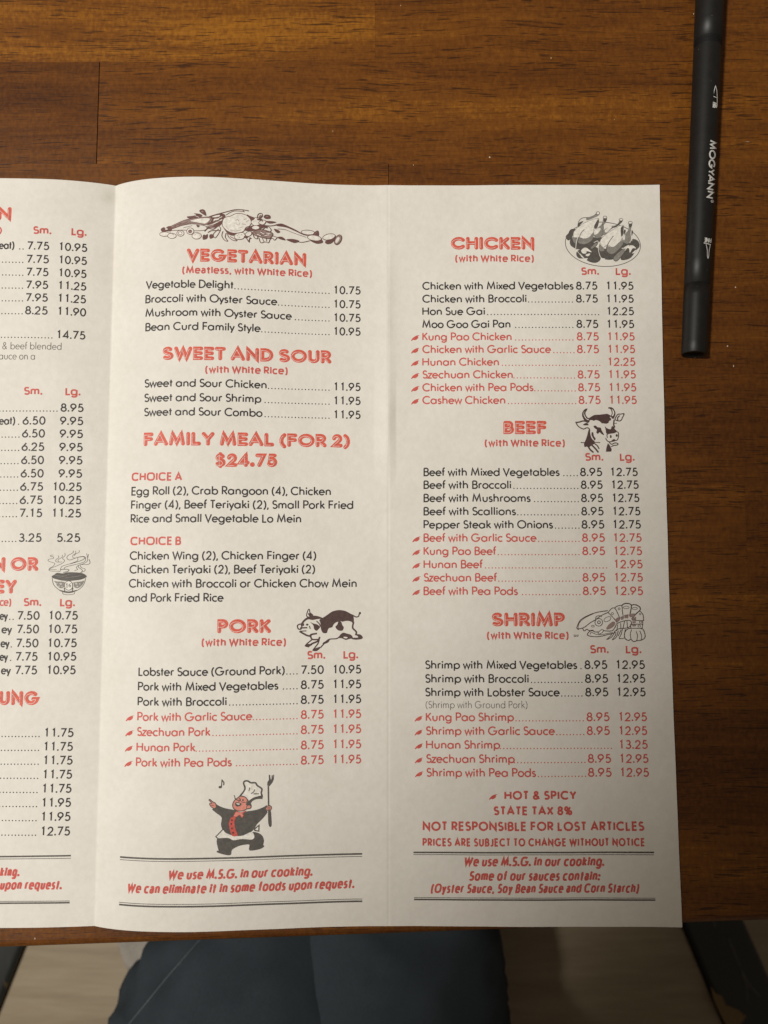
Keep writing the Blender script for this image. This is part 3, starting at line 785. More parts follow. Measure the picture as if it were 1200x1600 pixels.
for x, y in marks: chili(x, y, dl)
rules([(187.6, 1339.0, 566, 1334.2, 2.5), (187.4, 1343.0, 566, 1338.2, .9)])
bold('kitchen_notice', 'We use M.S.G. in our cooking.', 261.4, 490.4, 1374.6, 1368.8, 14.6, 3.1, **BI)
bold('kitchen_notice', 'We can eliminate it in some foods upon request.', 197.6, 555.8, 1394.6, 1388, 14.6, 3.1, **BI)
rules([(186.2, 1409.6, 566, 1404.6, .9), (186, 1413.2, 566, 1408.2, 2.5)])

# ---- right panel
heading('CHICKEN', 704.4, 835, 390.2, 390.2)
note('(with White Rice)', 711.2, 834.2, 409.6, 409.6)
sizes(907.8, 935.8, 962, 985.4, (429.8, 429.9))
def block(x0, rows, z, ox, oy):
    d = MB(); mk = []
    for (nm, x1, y, p1, p1a, p1b, p2, p2a, p2b, da, db, rd) in rows:
        X = lambda v: ox + v / z
        L0 = X(x0[nm] if isinstance(x0, dict) and nm in x0 else (x0 if not isinstance(x0, dict) else x0[''])); Y = oy + y / z
        item(d, nm, L0, X(x1), Y, (X(p1a), X(p1b), p1) if p1 else None, (X(p2a), X(p2b), p2), Y, (X(da) + 1, X(db) - 1) if da else None, bool(rd))
        if rd: mk.append((L0 - 17.8, Y))
    o = part('dish_list', d)
    for x, y in mk: chili(x, y, o)
block(163, [
 ('Chicken with Mixed Vegetables', 808, 445, '8.75', 818, 910, '11.95', 943, 1064, 0, 0, 0), ('Chicken with Broccoli', 607, 500, '8.75', 818, 912, '11.95', 944, 1065, 622, 808, 0),
 ('Hon Sue Gai', 430, 553, None, 0, 0, '12.25', 946, 1066, 443, 920, 0), ('Moo Goo Gai Pan', 539, 608, '8.75', 820, 914, '11.95', 946, 1067, 555, 810, 0),
 ('Kung Pao Chicken', 544, 661, '8.75', 821, 916, '11.95', 949, 1069, 556, 810, 1), ('Chicken with Garlic Sauce', 712, 715, '8.75', 822, 917, '11.95', 950, 1071, 723, 815, 1),
 ('Hunan Chicken', 490, 769, None, 0, 0, '12.25', 950, 1072, 503, 925, 1), ('Szechuan Chicken', 549, 823, '8.75', 825, 920, '11.95', 953, 1074, 560, 817, 1),
 ('Chicken with Pea Pods', 637, 878, '8.75', 827, 922, '11.95', 955, 1076, 645, 820, 1), ('Cashew Chicken', 517, 932, '8.75', 829, 924, '11.95', 957, 1078, 534, 822, 1)], 2.7273, 600, 290)
heading('BEEF', 786.6, 854.2, 678.4, 678.4)
note('(with White Rice)', 757.3, 882.7, 698.2, 698.2)
sizes(914, 942.6, 968.6, 991.4, (720.2, 720.2))
block(161, [
 ('Beef with Mixed Vegetables', 716, 298, '8.95', 799, 890, '12.75', 919, 1035, 731, 793, 0), ('Beef with Broccoli', 518, 350, '8.95', 802, 892, '12.75', 923, 1039, 527, 795, 0),
 ('Beef with Mushrooms', 598, 404, '8.95', 803, 894, '12.75', 926, 1042, 610, 797, 0), ('Beef with Scallions', 538, 458, '8.95', 804, 896, '12.75', 928, 1046, 543, 797, 0),
 ('Pepper Steak with Onions', 689, 512, '8.95', 805, 899, '12.75', 929, 1048, 693, 800, 0), ('Beef with Garlic Sauce', 622, 566, '8.95', 807, 901, '12.75', 931, 1051, 626, 800, 1),
 ('Kung Pao Beef', 459, 620, '8.95', 808, 902, '12.75', 933, 1053, 463, 800, 1), ('Hunan Beef', 404, 674, None, 0, 0, '12.95', 934, 1055, 410, 912, 1),
 ('Szechuan Beef', 462, 728, '8.95', 809, 903, '12.75', 935, 1056, 466, 802, 1), ('Beef with Pea Pods', 546, 783, '8.95', 810, 905, '12.95', 936, 1057, 561, 803, 1)], 2.6087, 600, 630)
heading('SHRIMP', 767.8, 882.8, 978.8, 978.8)
note('(with White Rice)', 760.8, 888.6, 999, 999)
sizes(921.8, 951, 977.8, 1002, (1021, 1021))
block({'': 160, 'Kung Pao Shrimp': 163, 'Shrimp with Garlic Sauce': 163, 'Hunan Shrimp': 164, 'Szechuan Shrimp': 164, 'Shrimp with Pea Pods': 165}, [
 ('Shrimp with Mixed Vegetables', 755, 289, '8.95', 783, 873, '12.95', 902, 1020, 768, 776, 0), ('Shrimp with Broccoli', 565, 343, '8.95', 785, 876, '12.95', 905, 1022, 571, 778, 0),
 ('Shrimp with Lobster Sauce', 687, 396, '8.95', 786, 877, '12.95', 906, 1023, 692, 778, 0),
 ('Kung Pao Shrimp', 508, 493, '8.95', 791, 882, '12.95', 913, 1028, 511, 783, 1), ('Shrimp with Garlic Sauce', 668, 547, '8.95', 792, 883, '12.95', 914, 1029, 673, 785, 1),
 ('Hunan Shrimp', 454, 601, None, 0, 0, '13.25', 915, 1031, 459, 893, 1), ('Szechuan Shrimp', 511, 656, '8.95', 796, 888, '12.95', 917, 1034, 514, 790, 1), ('Shrimp with Pea Pods', 594, 710, '8.95', 797, 890, '12.95', 919, 1036, 609, 792, 1)], 2.5, 600, 930)
m = MB(); L = Line(665, 1106.8, 824, 1106.8); write(m, L, '(Shrimp with Ground Pork)', 665, 824.3, 11.2, 1.0, 3); part('dish_note', m)
o = bold('policy_line', 'HOT & SPICY', 788, 901, 1249.8, 1249.8, 13.6, 3.0, tight=.12, sp=.30); chili(763.6, 1249.5, o)
bold('policy_line', 'STATE TAX 8%', 771, 894.2, 1274, 1274, 13.6, 3.0, tight=.12, sp=.30)
bold('policy_line', 'NOT RESPONSIBLE FOR LOST ARTICLES', 660.4, 1007, 1298.5, 1298.5, 14.2, 3.0, tight=.11, sp=.30)
bold('policy_line', 'PRICES ARE SUBJECT TO CHANGE WITHOUT NOTICE', 660.2, 1008.2, 1322.6, 1322.6, 12.4, 2.6, tight=.10, sp=.26)
rules([(646, 1331.9, 1022, 1331.9, 2.3), (646, 1335.3, 1022, 1335.6, .9)])
bold('kitchen_notice', 'We use M.S.G. in our cooking.', 723.8, 946.4, 1353.8, 1353.6, 14.6, 3.1, **BI)
bold('kitchen_notice', 'Some of our sauces contain:', 732.2, 939.4, 1376.4, 1376.2, 14.6, 3.1, **BI)
bold('kitchen_notice', '(Oyster Sauce, Soy Bean Sauce and Corn Starch)', 672.6, 1000.2, 1395.4, 1395.2, 14.0, 2.9, **BI)
rules([(647, 1402.4, 1024, 1403.4, .9), (647, 1405.4, 1024, 1406.4, 2.3)])

# ---- illustrations
def smooth(pts, closed, sub=4):
    n = len(pts); out = []
    g = lambda i: pts[i % n] if closed else pts[min(max(i, 0), n - 1)]
    for i in range(n if closed else n - 1):
        p0, p1, p2, p3 = g(i - 1), g(i), g(i + 1), g(i + 2)
        for k in range(sub):
            t = k / sub
            out.append(tuple(.5 * (2 * p1[j] + (p2[j] - p0[j]) * t + (2 * p0[j] - 5 * p1[j] + 4 * p2[j] - p3[j]) * t * t + (3 * p1[j] - p0[j] - 3 * p2[j] + p3[j]) * t ** 3) for j in (0, 1)))
    if not closed: out.append(pts[-1])
    return out
class Art:
    def __init__(s, x, y, z): s.x, s.y, s.z = x, y, z; s.mb = MB(); s.layer = 0; s.keys = list(PAL); s.swap = {}; s.thin = 1.0
    def p(s, q): a = sheet(s.x + q[0] / s.z, s.y + q[1] / s.z); return (a.x, a.y)
    def F(s, pts, c='K', sm=True):
        fill(s.mb, [s.p(q) for q in (smooth(pts, True, 3) if sm else pts)], s.layer, s.keys.index(s.swap.get(c, c))); s.layer += .5
    def S(s, pts, w, c='K', closed=False, sm=True):
        q = smooth(pts, closed, 4) if sm and len(pts) > 2 else pts
        ribbon(s.mb, [s.p(a) for a in q], w * s.thin / s.z * PXM, s.layer, s.keys.index(s.swap.get(c, c)), closed=closed, caps=True); s.layer += .5
    def E(s, cx, cy, rx, ry, c='K', w=None, rot=0):
        pts = [(cx + rx * math.cos(a) * math.cos(R(rot)) - ry * math.sin(a) * math.sin(R(rot)), cy + rx * math.cos(a) * math.sin(R(rot)) + ry * math.sin(a) * math.cos(R(rot))) for a in [i * math.pi / 10 for i in range(20)]]
        if w: s.S(pts, w, c, True, False)
        else: s.F(pts, c, False)
    def O(s, pts, c, w, k='K'): s.F(pts, c); s.S(pts, w, k, True)
    def done(s, label):
        o = part('illustration', s.mb, [PAL[k] for k in s.keys], label); return o

# bull's head
a = Art(890, 630, 12)
a.F([(335, 100), (320, 140), (300, 170), (300, 215), (330, 265), (375, 290), (370, 350), (330, 370), (280, 330), (245, 270), (232, 215), (245, 160), (285, 112)])
a.F([(275, 150), (268, 195), (285, 240), (320, 290), (358, 300), (345, 318), (300, 285), (268, 235), (262, 180)], 'W')
a.F([(360, 285), (400, 255), (470, 220), (560, 215), (650, 205), (700, 200), (750, 220), (775, 250), (780, 290), (770, 320), (740, 335), (730, 365), (690, 385), (640, 380), (600, 375), (570, 345), (530, 325), (490, 315), (450, 330), (420, 318), (370, 315)])
a.F([(725, 80), (770, 75), (815, 95), (850, 150), (860, 200), (845, 250), (815, 300), (780, 270), (765, 240), (790, 200), (780, 140), (755, 105), (725, 100)])
a.F([(788, 105), (803, 150), (807, 200), (787, 242), (812, 238), (835, 195), (825, 145)], 'W')
a.S([(762, 262), (808, 308)], 16, 'W')
a.S([(120, 360), (170, 357), (250, 334), (330, 345)], 26); a.S([(120, 365), (150, 420), (200, 460), (260, 485), (310, 465), (350, 465), (375, 500), (370, 560)], 20)
a.F([(250, 410), (300, 372), (345, 383), (345, 415)])
a.F([(365, 480), (382, 540), (395, 610), (420, 670), (470, 720), (460, 760), (400, 800), (360, 830), (320, 815), (280, 820), (270, 760), (300, 690), (325, 620), (340, 560)])
a.S([(215, 738), (290, 742)], 16); a.S([(470, 732), (565, 740)], 15); a.S([(350, 815), (385, 870), (435, 915)], 30); a.S([(425, 795), (480, 850), (530, 912)], 30); a.S([(470, 760), (520, 800), (548, 848)], 22)
a.F([(415, 545), (440, 550), (455, 620), (485, 660), (470, 700), (440, 660), (410, 600)])
a.F([(445, 430), (490, 420), (520, 450), (580, 460), (600, 510), (645, 595), (600, 580), (560, 545), (530, 575), (500, 550), (510, 500), (470, 470)])
a.F([(660, 430), (680, 455), (720, 480), (770, 488), (790, 435), (825, 440), (850, 490), (880, 520), (830, 545), (730, 560), (690, 570), (675, 500)])
a.S([(832, 325), (825, 400), (842, 445)], 26); a.S([(840, 380), (880, 375)], 12)
a.S([(855, 280), (900, 212), (950, 206), (1020, 200), (990, 270), (960, 325), (910, 332), (855, 312)], 18, closed=True); a.S([(930, 240), (900, 270), (900, 308)], 22); a.E(1012, 202, 16, 16)
a.S([(705, 640), (700, 590), (740, 568), (830, 555), (880, 535), (915, 560), (912, 640), (890, 690), (840, 705), (780, 720), (730, 722), (690, 690), (678, 660)], 17)
a.E(770, 625, 17, 30); a.E(882, 605, 20, 26); a.F([(778, 712), (830, 672), (862, 702), (830, 718)])
a.S([(735, 725), (785, 770), (850, 745), (905, 760), (890, 785), (830, 792), (785, 812)], 18)
a.F([(715, 752), (745, 780), (787, 860), (780, 907), (678, 910), (690, 830)], sm=False)
a.done('dark brown bull head drawing')
# running pig
a = Art(455, 945, 10)
a.F([(490, 205), (560, 160), (640, 105), (740, 82), (840, 95), (930, 140), (970, 170), (980, 260), (970, 300), (940, 265), (870, 250), (800, 265), (780, 255), (740, 265), (700, 275), (660, 310), (640, 350), (590, 365), (570, 400), (555, 440), (500, 440), (470, 395), (460, 340), (455, 280), (440, 235)])
a.F([(740, 262), (780, 265), (800, 320), (822, 355), (800, 402), (755, 405), (720, 388), (690, 345), (720, 310)])
a.F([(155, 290), (200, 230), (260, 190), (340, 170), (420, 178), (500, 212), (440, 220), (400, 225), (330, 237), (270, 227), (220, 252), (180, 297)])
a.S([(240, 160), (265, 80), (285, 75), (292, 120), (335, 160), (330, 185), (260, 190)], 15, closed=True); a.F([(260, 140), (285, 130), (330, 165), (290, 182)])
a.S([(97, 330), (112, 312), (150, 302), (165, 340), (150, 380), (110, 375)], 19, closed=True); a.F([(150, 300), (190, 285), (202, 320), (170, 332)])
a.S([(150, 362), (240, 358)], 21); a.S([(150, 412), (228, 408)], 16); a.S([(140, 420), (200, 455), (250, 480), (305, 490)], 26)
a.E(250, 310, 20, 16); a.S([(285, 335), (297, 370)], 14)
a.F([(298, 272), (340, 290), (410, 310), (440, 350), (400, 405), (360, 380), (345, 320)]); a.S([(400, 258), (440, 300), (448, 340), (400, 398)], 15)
a.S([(300, 490), (312, 465), (390, 450)], 26); a.S([(300, 490), (330, 540), (420, 542)], 22)
a.S([(330, 540), (250, 605), (220, 640)], 18); a.S([(265, 652), (330, 605), (410, 570), (442, 515)], 26); a.F([(213, 645), (250, 612), (330, 622), (260, 660)])
a.S([(440, 520), (420, 600), (345, 700)], 18); a.F([(330, 715), (360, 685), (468, 655), (400, 722)]); a.S([(465, 660), (520, 600), (590, 540), (700, 530), (745, 508)], 18); a.F([(490, 600), (540, 565), (600, 540), (580, 585), (510, 615)])
a.F([(735, 515), (800, 438), (870, 450), (935, 470), (960, 520), (900, 535), (850, 548), (790, 522)]); a.F([(818, 500), (880, 505), (870, 524), (830, 520)], 'W')
a.S([(972, 280), (960, 360), (1015, 420), (1010, 465)], 24); a.F([(1008, 462), (1080, 465), (1118, 510), (1090, 537), (1000, 545), (945, 532), (960, 515), (1050, 508)])
a.S([(960, 162), (1010, 190), (1050, 180), (1062, 145), (1075, 122)], 17); a.E(1073, 130, 16, 20)
a.done('brown and white running pig drawing')
# singing cook
a = Art(315, 1200, 9.2308)
a.F([(180, 500), (250, 545), (340, 580), (470, 605), (560, 640), (680, 620), (800, 600), (900, 560), (940, 535), (930, 600), (950, 640), (880, 730), (800, 810), (760, 880), (700, 930), (600, 975), (500, 985), (400, 970), (310, 900), (280, 820), (290, 740), (280, 700), (200, 640), (150, 590), (205, 580), (210, 530)], 'G')
a.F([(235, 1010), (380, 985), (500, 990), (620, 985), (720, 965), (735, 925), (800, 930), (870, 970), (900, 1040), (890, 1110), (905, 1130), (840, 1170), (690, 1190), (690, 1110), (640, 1105), (540, 1125), (440, 1180), (420, 1255), (330, 1250), (220, 1215), (230, 1190), (245, 1190), (220, 1090)], 'G')
a.F([(300, 895), (340, 930), (420, 965), (500, 982), (600, 972), (720, 922), (762, 988), (728, 1030), (640, 1027), (555, 1026), (460, 1042), (380, 1008), (230, 1013), (207, 993)], 'W'); a.S([(305, 888), (205, 990), (235, 1018)], 15, 'G', sm=False)
a.F([(575, 395), (640, 290), (615, 220), (625, 190), (660, 188), (705, 218), (780, 220), (800, 255), (865, 300), (850, 350), (870, 400), (800, 415), (730, 440), (680, 480), (640, 430)], 'W')
a.S([(560, 398), (625, 305), (606, 220), (622, 190), (665, 187), (710, 212), (775, 214), (805, 255), (868, 300), (860, 360), (872, 400), (868, 435)], 22, 'G')
a.F([(875, 395), (870, 440), (790, 450), (730, 480), (700, 525), (672, 485), (740, 430), (800, 410)], 'G')
for s_ in ([(695, 288), (685, 326)], [(765, 315), (750, 345), (720, 365)], [(758, 372), (822, 372)]): a.S(s_, 13, 'G')
a.O([(560, 405), (620, 415), (665, 460), (690, 520), (715, 540), (705, 580), (650, 592), (600, 615), (520, 618), (460, 580), (450, 520), (475, 470), (520, 430)], 'P', 13, 'G')
a.F([(640, 520), (685, 470), (715, 530), (660, 540)], 'G'); a.O([(655, 545), (690, 535), (712, 555), (695, 582), (650, 582)], 'P', 9, 'G')
a.F([(482, 508), (520, 492), (578, 515), (550, 547), (500, 552)], 'G'); a.F([(500, 508), (555, 514), (530, 530)], 'W'); a.E(597, 462, 14, 14, 'G')
a.S([(480, 442), (535, 468), (562, 450)], 10, 'G'); a.S([(470, 395), (486, 442)], 9, 'G'); a.S([(545, 435), (562, 470), (535, 482)], 9, 'G'); a.S([(570, 485), (640, 500), (660, 470)], 8, 'G')
a.O([(118, 452), (160, 488), (195, 505), (212, 550), (190, 582), (140, 560), (115, 515), (145, 505), (108, 465)], 'P', 11, 'G'); a.S([(135, 535), (175, 540)], 8, 'G')
a.O([(465, 690), (500, 632), (540, 640), (580, 640), (640, 618), (590, 655), (602, 680), (582, 712), (550, 672), (500, 702)], 'P', 9, 'R')
a.F([(440, 705), (490, 705), (475, 780), (482, 860), (520, 972), (440, 977), (410, 890), (395, 810), (410, 740)], 'R')
for (x, y) in ((437, 752), (430, 805), (438, 870), (455, 932)): a.E(x, y, 14, 14, 'K')
a.S([(762, 880), (828, 825), (825, 910), (768, 900)], 15, 'G', True, False)
a.S([(966, 540), (962, 270)], 19, 'G'); a.F([(945, 250), (950, 200), (972, 170), (968, 98), (986, 100), (994, 165), (1006, 165), (1012, 102), (1024, 104), (1022, 165), (1036, 92), (1045, 100), (1040, 165), (1020, 210), (978, 262)], 'G', False)
a.F([(960, 605), (995, 605), (1010, 800), (1000, 845), (980, 845), (962, 790)], 'G'); a.O([(940, 560), (970, 540), (1005, 560), (1000, 600), (955, 610), (925, 590)], 'P', 11, 'G'); a.E(972, 578, 16, 16, 'G', 8)
a.E(268, 275, 23, 19, 'G'); a.S([(286, 275), (294, 172)], 11, 'G'); a.S([(292, 172), (320, 208), (318, 242)], 13, 'G')
a.done('small singing cook holding a fork')
# shellfish
a = Art(890, 935, 9.2308)
a.S([(545, 178), (400, 200), (270, 245), (160, 310), (115, 390), (105, 430), (128, 446)], 13); a.S([(330, 228), (220, 282), (140, 355), (122, 430)], 7); a.S([(120, 442), (180, 430), (230, 405), (300, 350), (370, 310), (460, 245), (550, 205)], 12)
a.S([(190, 435), (210, 470), (250, 445), (280, 465), (330, 460), (360, 482), (420, 482), (470, 455), (490, 466), (600, 470), (640, 440), (670, 385)], 12)
a.S([(345, 468), (300, 470), (265, 500), (262, 532), (330, 550), (430, 550), (560, 520), (645, 498)], 12); a.S([(300, 515), (315, 490), (420, 525), (620, 490)], 8); a.O([(410, 495), (460, 452), (492, 465), (440, 512)], 'W', 9)
a.E(420, 345, 55, 55, 'K', 10); a.E(422, 345, 20, 20, 'K', 11); a.S([(375, 302), (385, 262), (430, 250), (458, 262)], 10); a.E(545, 300, 55, 30, 'K', 8, -28); a.E(335, 400, 20, 13, 'K', 8)
a.F([(528, 432), (560, 380), (620, 335), (655, 345), (650, 385), (600, 430), (540, 450)], 'M')
a.S([(555, 205), (600, 150), (650, 142), (700, 230), (722, 290)], 11); a.S([(555, 205), (620, 270), (682, 345)], 10); a.S([(650, 135), (690, 110), (750, 105), (760, 180), (775, 282)], 11)
a.S([(750, 105), (780, 80), (830, 72), (888, 95), (880, 180), (865, 252)], 15); a.S([(892, 95), (950, 92), (1010, 125), (1015, 170), (960, 220), (898, 292)], 15); a.S([(1010, 180), (1055, 230), (1065, 300), (1050, 322), (900, 312)], 11)
a.S([(1050, 320), (1056, 372), (880, 372)], 11, sm=False); a.S([(1052, 370), (1045, 432), (880, 430), (880, 380)], 11, sm=False)
for (x, y, p, q) in ((815, 130, 42, 18), (940, 145, 36, 16), (712, 150, 14, 14), (615, 220, 16, 16), (1015, 225, 12, 12), (1022, 342, 18, 14), (1002, 398, 20, 14)): a.E(x, y, p, q, 'K', 7)
for q in ([(655, 300), (700, 268), (728, 310), (690, 345)], [(728, 268), (765, 255), (778, 300), (740, 312)], [(785, 240), (850, 228), (842, 288), (790, 288)], [(868, 222), (942, 218), (932, 265), (870, 272)], [(900, 285), (958, 265), (955, 310), (900, 310)], [(905, 328), (955, 330), (950, 356), (905, 356)], [(900, 380), (960, 380), (950, 404), (905, 404)]): a.F(q, 'M', False)
a.S([(670, 370), (720, 345), (800, 320), (870, 320), (892, 360), (860, 412), (800, 430), (700, 440), (640, 485)], 11)
for q in ([(690, 380), (680, 470)], [(735, 360), (738, 432)], [(790, 330), (770, 430)], [(825, 330), (832, 420)], [(650, 490), (600, 560), (535, 592), (590, 540), (605, 505)], [(700, 470), (670, 560), (615, 597), (660, 530), (665, 490)], [(760, 440), (740, 520), (715, 578), (785, 575)], [(800, 450), (790, 505)], [(740, 455), (700, 540)]): a.S(q, 10)
a.S([(880, 430), (820, 450), (790, 510), (800, 580), (850, 606), (880, 590), (920, 622), (970, 610), (1030, 602), (1080, 570), (1086, 520), (1060, 450), (1030, 435)], 12); a.S([(890, 450), (873, 520), (885, 592)], 9); a.S([(960, 480), (977, 540), (965, 608)], 9); a.S([(1010, 470), (1037, 540), (1030, 598)], 9)
for q in ([(60, 530), (85, 530)], [(66, 550), (88, 548)], [(100, 530), (126, 530)], [(104, 548), (116, 546)]): a.S(q, 9)
a.done('brown outline drawing of a shellfish')
# roast chickens on a platter
a = Art(880, 320, 9.2308)
a.S([(572 + 542 * math.cos(q) * .998 - 318 * math.sin(q) * .07, 570 + 318 * math.sin(q) + 542 * math.cos(q) * .07) for q in [i * math.pi / 32 for i in range(64)]], 10, 'G', True, False)
a.F([(35, 460), (75, 410), (90, 375), (120, 350), (180, 355), (150, 420), (120, 480), (70, 515)], 'G')
a.F([(985, 510), (1030, 495), (1085, 530), (1100, 600), (1050, 660), (980, 760), (900, 795), (830, 790), (850, 700), (930, 620)], 'G')
a.F([(190, 690), (230, 650), (400, 600), (520, 640), (540, 780), (480, 835), (400, 830), (340, 800), (350, 770), (240, 775), (195, 740)], 'G')
a.F([(95, 520), (130, 470), (200, 480), (300, 470), (400, 440), (440, 470), (560, 470), (540, 520), (420, 620), (300, 640), (200, 640), (110, 590)], 'G')
a.S([(490, 115), (450, 150), (380, 180), (280, 190), (230, 230), (210, 300)], 9, 'G'); a.F([(330, 195), (450, 150), (490, 130), (515, 150), (440, 190), (350, 222)], 'L'); a.E(500, 122, 24, 21, 'W'); a.E(500, 122, 24, 21, 'G', 9); a.F([(215, 280), (240, 250), (290, 240), (215, 315)], 'G')
a.O([(150, 400), (200, 340), (300, 265), (420, 215), (512, 198), (495, 240), (450, 300), (430, 430), (380, 470), (300, 490), (250, 475), (200, 470), (150, 470)], 'W', 6, 'L')
a.F([(220, 465), (280, 492), (370, 470), (440, 390), (420, 500), (330, 562), (240, 562), (210, 520)], 'L'); a.F([(130, 470), (180, 480), (200, 520), (190, 560), (150, 540)], 'L'); a.F([(450, 300), (500, 212), (515, 240), (490, 330), (455, 345)], 'G'); a.S([(302, 358), (262, 400), (235, 460), (200, 560), (185, 640)], 9, 'G'); a.S([(218, 440), (190, 540), (180, 630)], 9, 'W')
a.F([(580, 180), (628, 180), (615, 250), (580, 300), (575, 400), (550, 460), (480, 482), (435, 440), (440, 380), (500, 330), (560, 270)], 'L'); a.F([(448, 375), (510, 335), (542, 350), (500, 412), (450, 432)], 'W'); a.E(602, 182, 26, 18, 'W'); a.E(602, 182, 26, 18, 'G', 8); a.F([(583, 200), (630, 200), (615, 240), (590, 250)], 'G'); a.S([(560, 275), (580, 330), (560, 455)], 8, 'G')
a.F([(565, 425), (590, 360), (680, 310), (770, 290), (825, 212), (858, 232), (800, 290), (700, 345), (600, 432)], 'L'); a.F([(600, 370), (660, 318), (702, 322), (620, 402)], 'W'); a.E(832, 216, 27, 17, 'W'); a.E(832, 216, 27, 17, 'G', 8); a.F([(690, 335), (770, 290), (830, 235), (850, 245), (770, 318)], 'G')
a.F([(510, 560), (560, 620), (700, 640), (820, 520), (970, 560), (880, 610), (800, 720), (700, 792), (560, 772), (510, 680)], 'G')
a.O([(535, 515), (600, 440), (700, 370), (830, 300), (875, 308), (845, 380), (840, 500), (760, 592), (700, 612), (640, 580), (580, 612), (540, 580)], 'W', 6, 'L')
a.F([(640, 598), (720, 612), (840, 515), (862, 560), (760, 682), (680, 712), (628, 660)], 'L'); a.F([(518, 570), (570, 612), (592, 660), (540, 672), (513, 640)], 'L'); a.F([(828, 340), (868, 308), (860, 430), (835, 455)], 'G'); a.S([(722, 452), (672, 520), (630, 600), (605, 700), (590, 770)], 10, 'G'); a.S([(520, 540), (505, 640), (540, 760), (600, 780)], 8, 'W')
a.F([(943, 270), (992, 270), (980, 340), (968, 400), (975, 500), (930, 562), (870, 542), (850, 500), (890, 420), (940, 360)], 'L'); a.F([(862, 472), (892, 438), (886, 502), (865, 508)], 'W'); a.E(966, 260, 28, 18, 'W'); a.E(966, 260, 28, 18, 'G', 8); a.F([(945, 278), (992, 278), (977, 322), (955, 322)], 'G'); a.F([(978, 378), (1006, 383), (985, 455)], 'G'); a.F([(875, 365), (898, 365), (895, 400), (868, 430)], 'G'); a.S([(985, 335), (978, 420), (990, 520)], 7, 'W')
for q in ([(258, 660), (300, 622), (348, 630), (412, 687), (340, 670), (330, 702), (280, 702)], [(238, 702), (305, 775), (260, 752)], [(323, 720), (387, 703), (370, 737), (335, 742)], [(918, 622), (960, 588), (1012, 593), (1048, 632), (1000, 630), (960, 695), (948, 632)], [(988, 702), (1052, 648), (1032, 692)]): a.F(q, 'W')
a.O([(393, 622), (470, 548), (492, 570), (420, 637)], 'L', 7, 'G'); a.O([(722, 762), (860, 638), (892, 670), (772, 812)], 'L', 8, 'G'); a.S([(445, 545), (500, 525), (500, 600)], 9, 'W'); a.S([(845, 630), (905, 632), (890, 660)], 9, 'W')
a.S([(190, 660), (260, 740)], 7, 'W')
a.done('grey drawing of two roast chickens on an oval platter')
# steaming bowl
a = Art(70, 855, 15)
for q, w_ in [([(195, 185), (140, 190), (145, 220), (200, 225), (195, 265), (90, 285), (85, 325), (200, 365), (235, 390), (190, 450), (115, 495), (115, 555), (330, 562)], 10), ([(320, 200), (325, 250), (265, 290), (270, 345), (400, 345)], 10), ([(415, 185), (400, 235), (310, 300), (330, 335)], 9),
    ([(470, 145), (475, 195), (415, 260), (465, 310), (420, 370), (300, 430), (130, 500), (120, 525), (270, 525)], 10), ([(665, 90), (660, 130), (540, 200), (520, 260), (590, 300), (760, 240), (900, 215), (955, 250), (930, 340), (780, 390), (500, 460), (450, 510)], 11),
    ([(720, 90), (725, 140), (660, 190), (660, 245), (700, 250)], 9), ([(805, 75), (805, 120), (720, 160), (690, 200)], 9), ([(770, 260), (760, 320), (600, 385), (420, 440), (370, 500), (370, 550), (330, 572)], 10), ([(945, 250), (860, 310), (600, 390)], 13), ([(760, 240), (880, 220), (945, 240)], 15),
    ([(980, 150), (1000, 230), (1000, 320), (920, 380), (780, 430), (740, 480), (770, 520), (700, 550)], 10), ([(1040, 290), (1060, 370), (1000, 405), (830, 410), (785, 460), (880, 540), (860, 580)], 11), ([(830, 430), (860, 480), (940, 510), (930, 560), (830, 600)], 10), ([(370, 522), (520, 517), (565, 540), (530, 570), (440, 590)], 14), ([(1025, 165), (1010, 240)], 9)]: a.S(q, w_, 'G')
a.F([(165, 680), (230, 640), (290, 600), (420, 615), (520, 590), (700, 588), (880, 610), (972, 665), (965, 710), (840, 760), (700, 780), (560, 792), (400, 780), (250, 745), (175, 715)], 'G')
for q in ([(240, 655), (400, 680), (520, 665)], [(500, 712), (700, 690), (860, 665)], [(300, 700), (380, 715)], [(540, 635), (580, 640)]): a.S(q, 9, 'L')
a.S([(175, 735), (200, 860), (270, 950), (400, 1030), (560, 1055), (720, 1030), (860, 940), (930, 830), (955, 735)], 11, 'G'); a.F([(330, 1000), (560, 1038), (750, 1000), (680, 1052), (560, 1075), (420, 1052)], 'G'); a.S([(415, 1062), (440, 1100), (560, 1115), (680, 1097), (702, 1058)], 10, 'G')
a.F([(215, 790), (280, 802), (440, 812), (470, 860), (440, 940), (370, 962), (290, 905), (260, 840)], 'L'); a.F([(670, 825), (860, 802), (925, 785), (855, 905), (760, 962), (690, 930), (680, 860)], 'L')
for (x, y, q) in ((375, 855, 24), (335, 915, 18), (405, 920, 14), (740, 855, 22), (765, 920, 18), (820, 860, 14), (290, 850, 12)): a.E(x, y, q, q * .8, 'W'); a.E(x, y, q * .4, q * .4, 'G')
a.S([(455, 960), (470, 1030)], 14, 'G'); a.S([(660, 960), (640, 1030)], 14, 'G'); a.E(560, 900, 95, 108, 'W'); a.E(560, 900, 95, 108, 'G', 12); a.S([(510, 870), (525, 850), (525, 945)], 16, 'G', sm=False); a.S([(605, 850), (570, 890), (572, 925), (605, 930), (608, 895), (575, 895)], 14, 'G')
a.done('small drawing of a steaming patterned bowl')
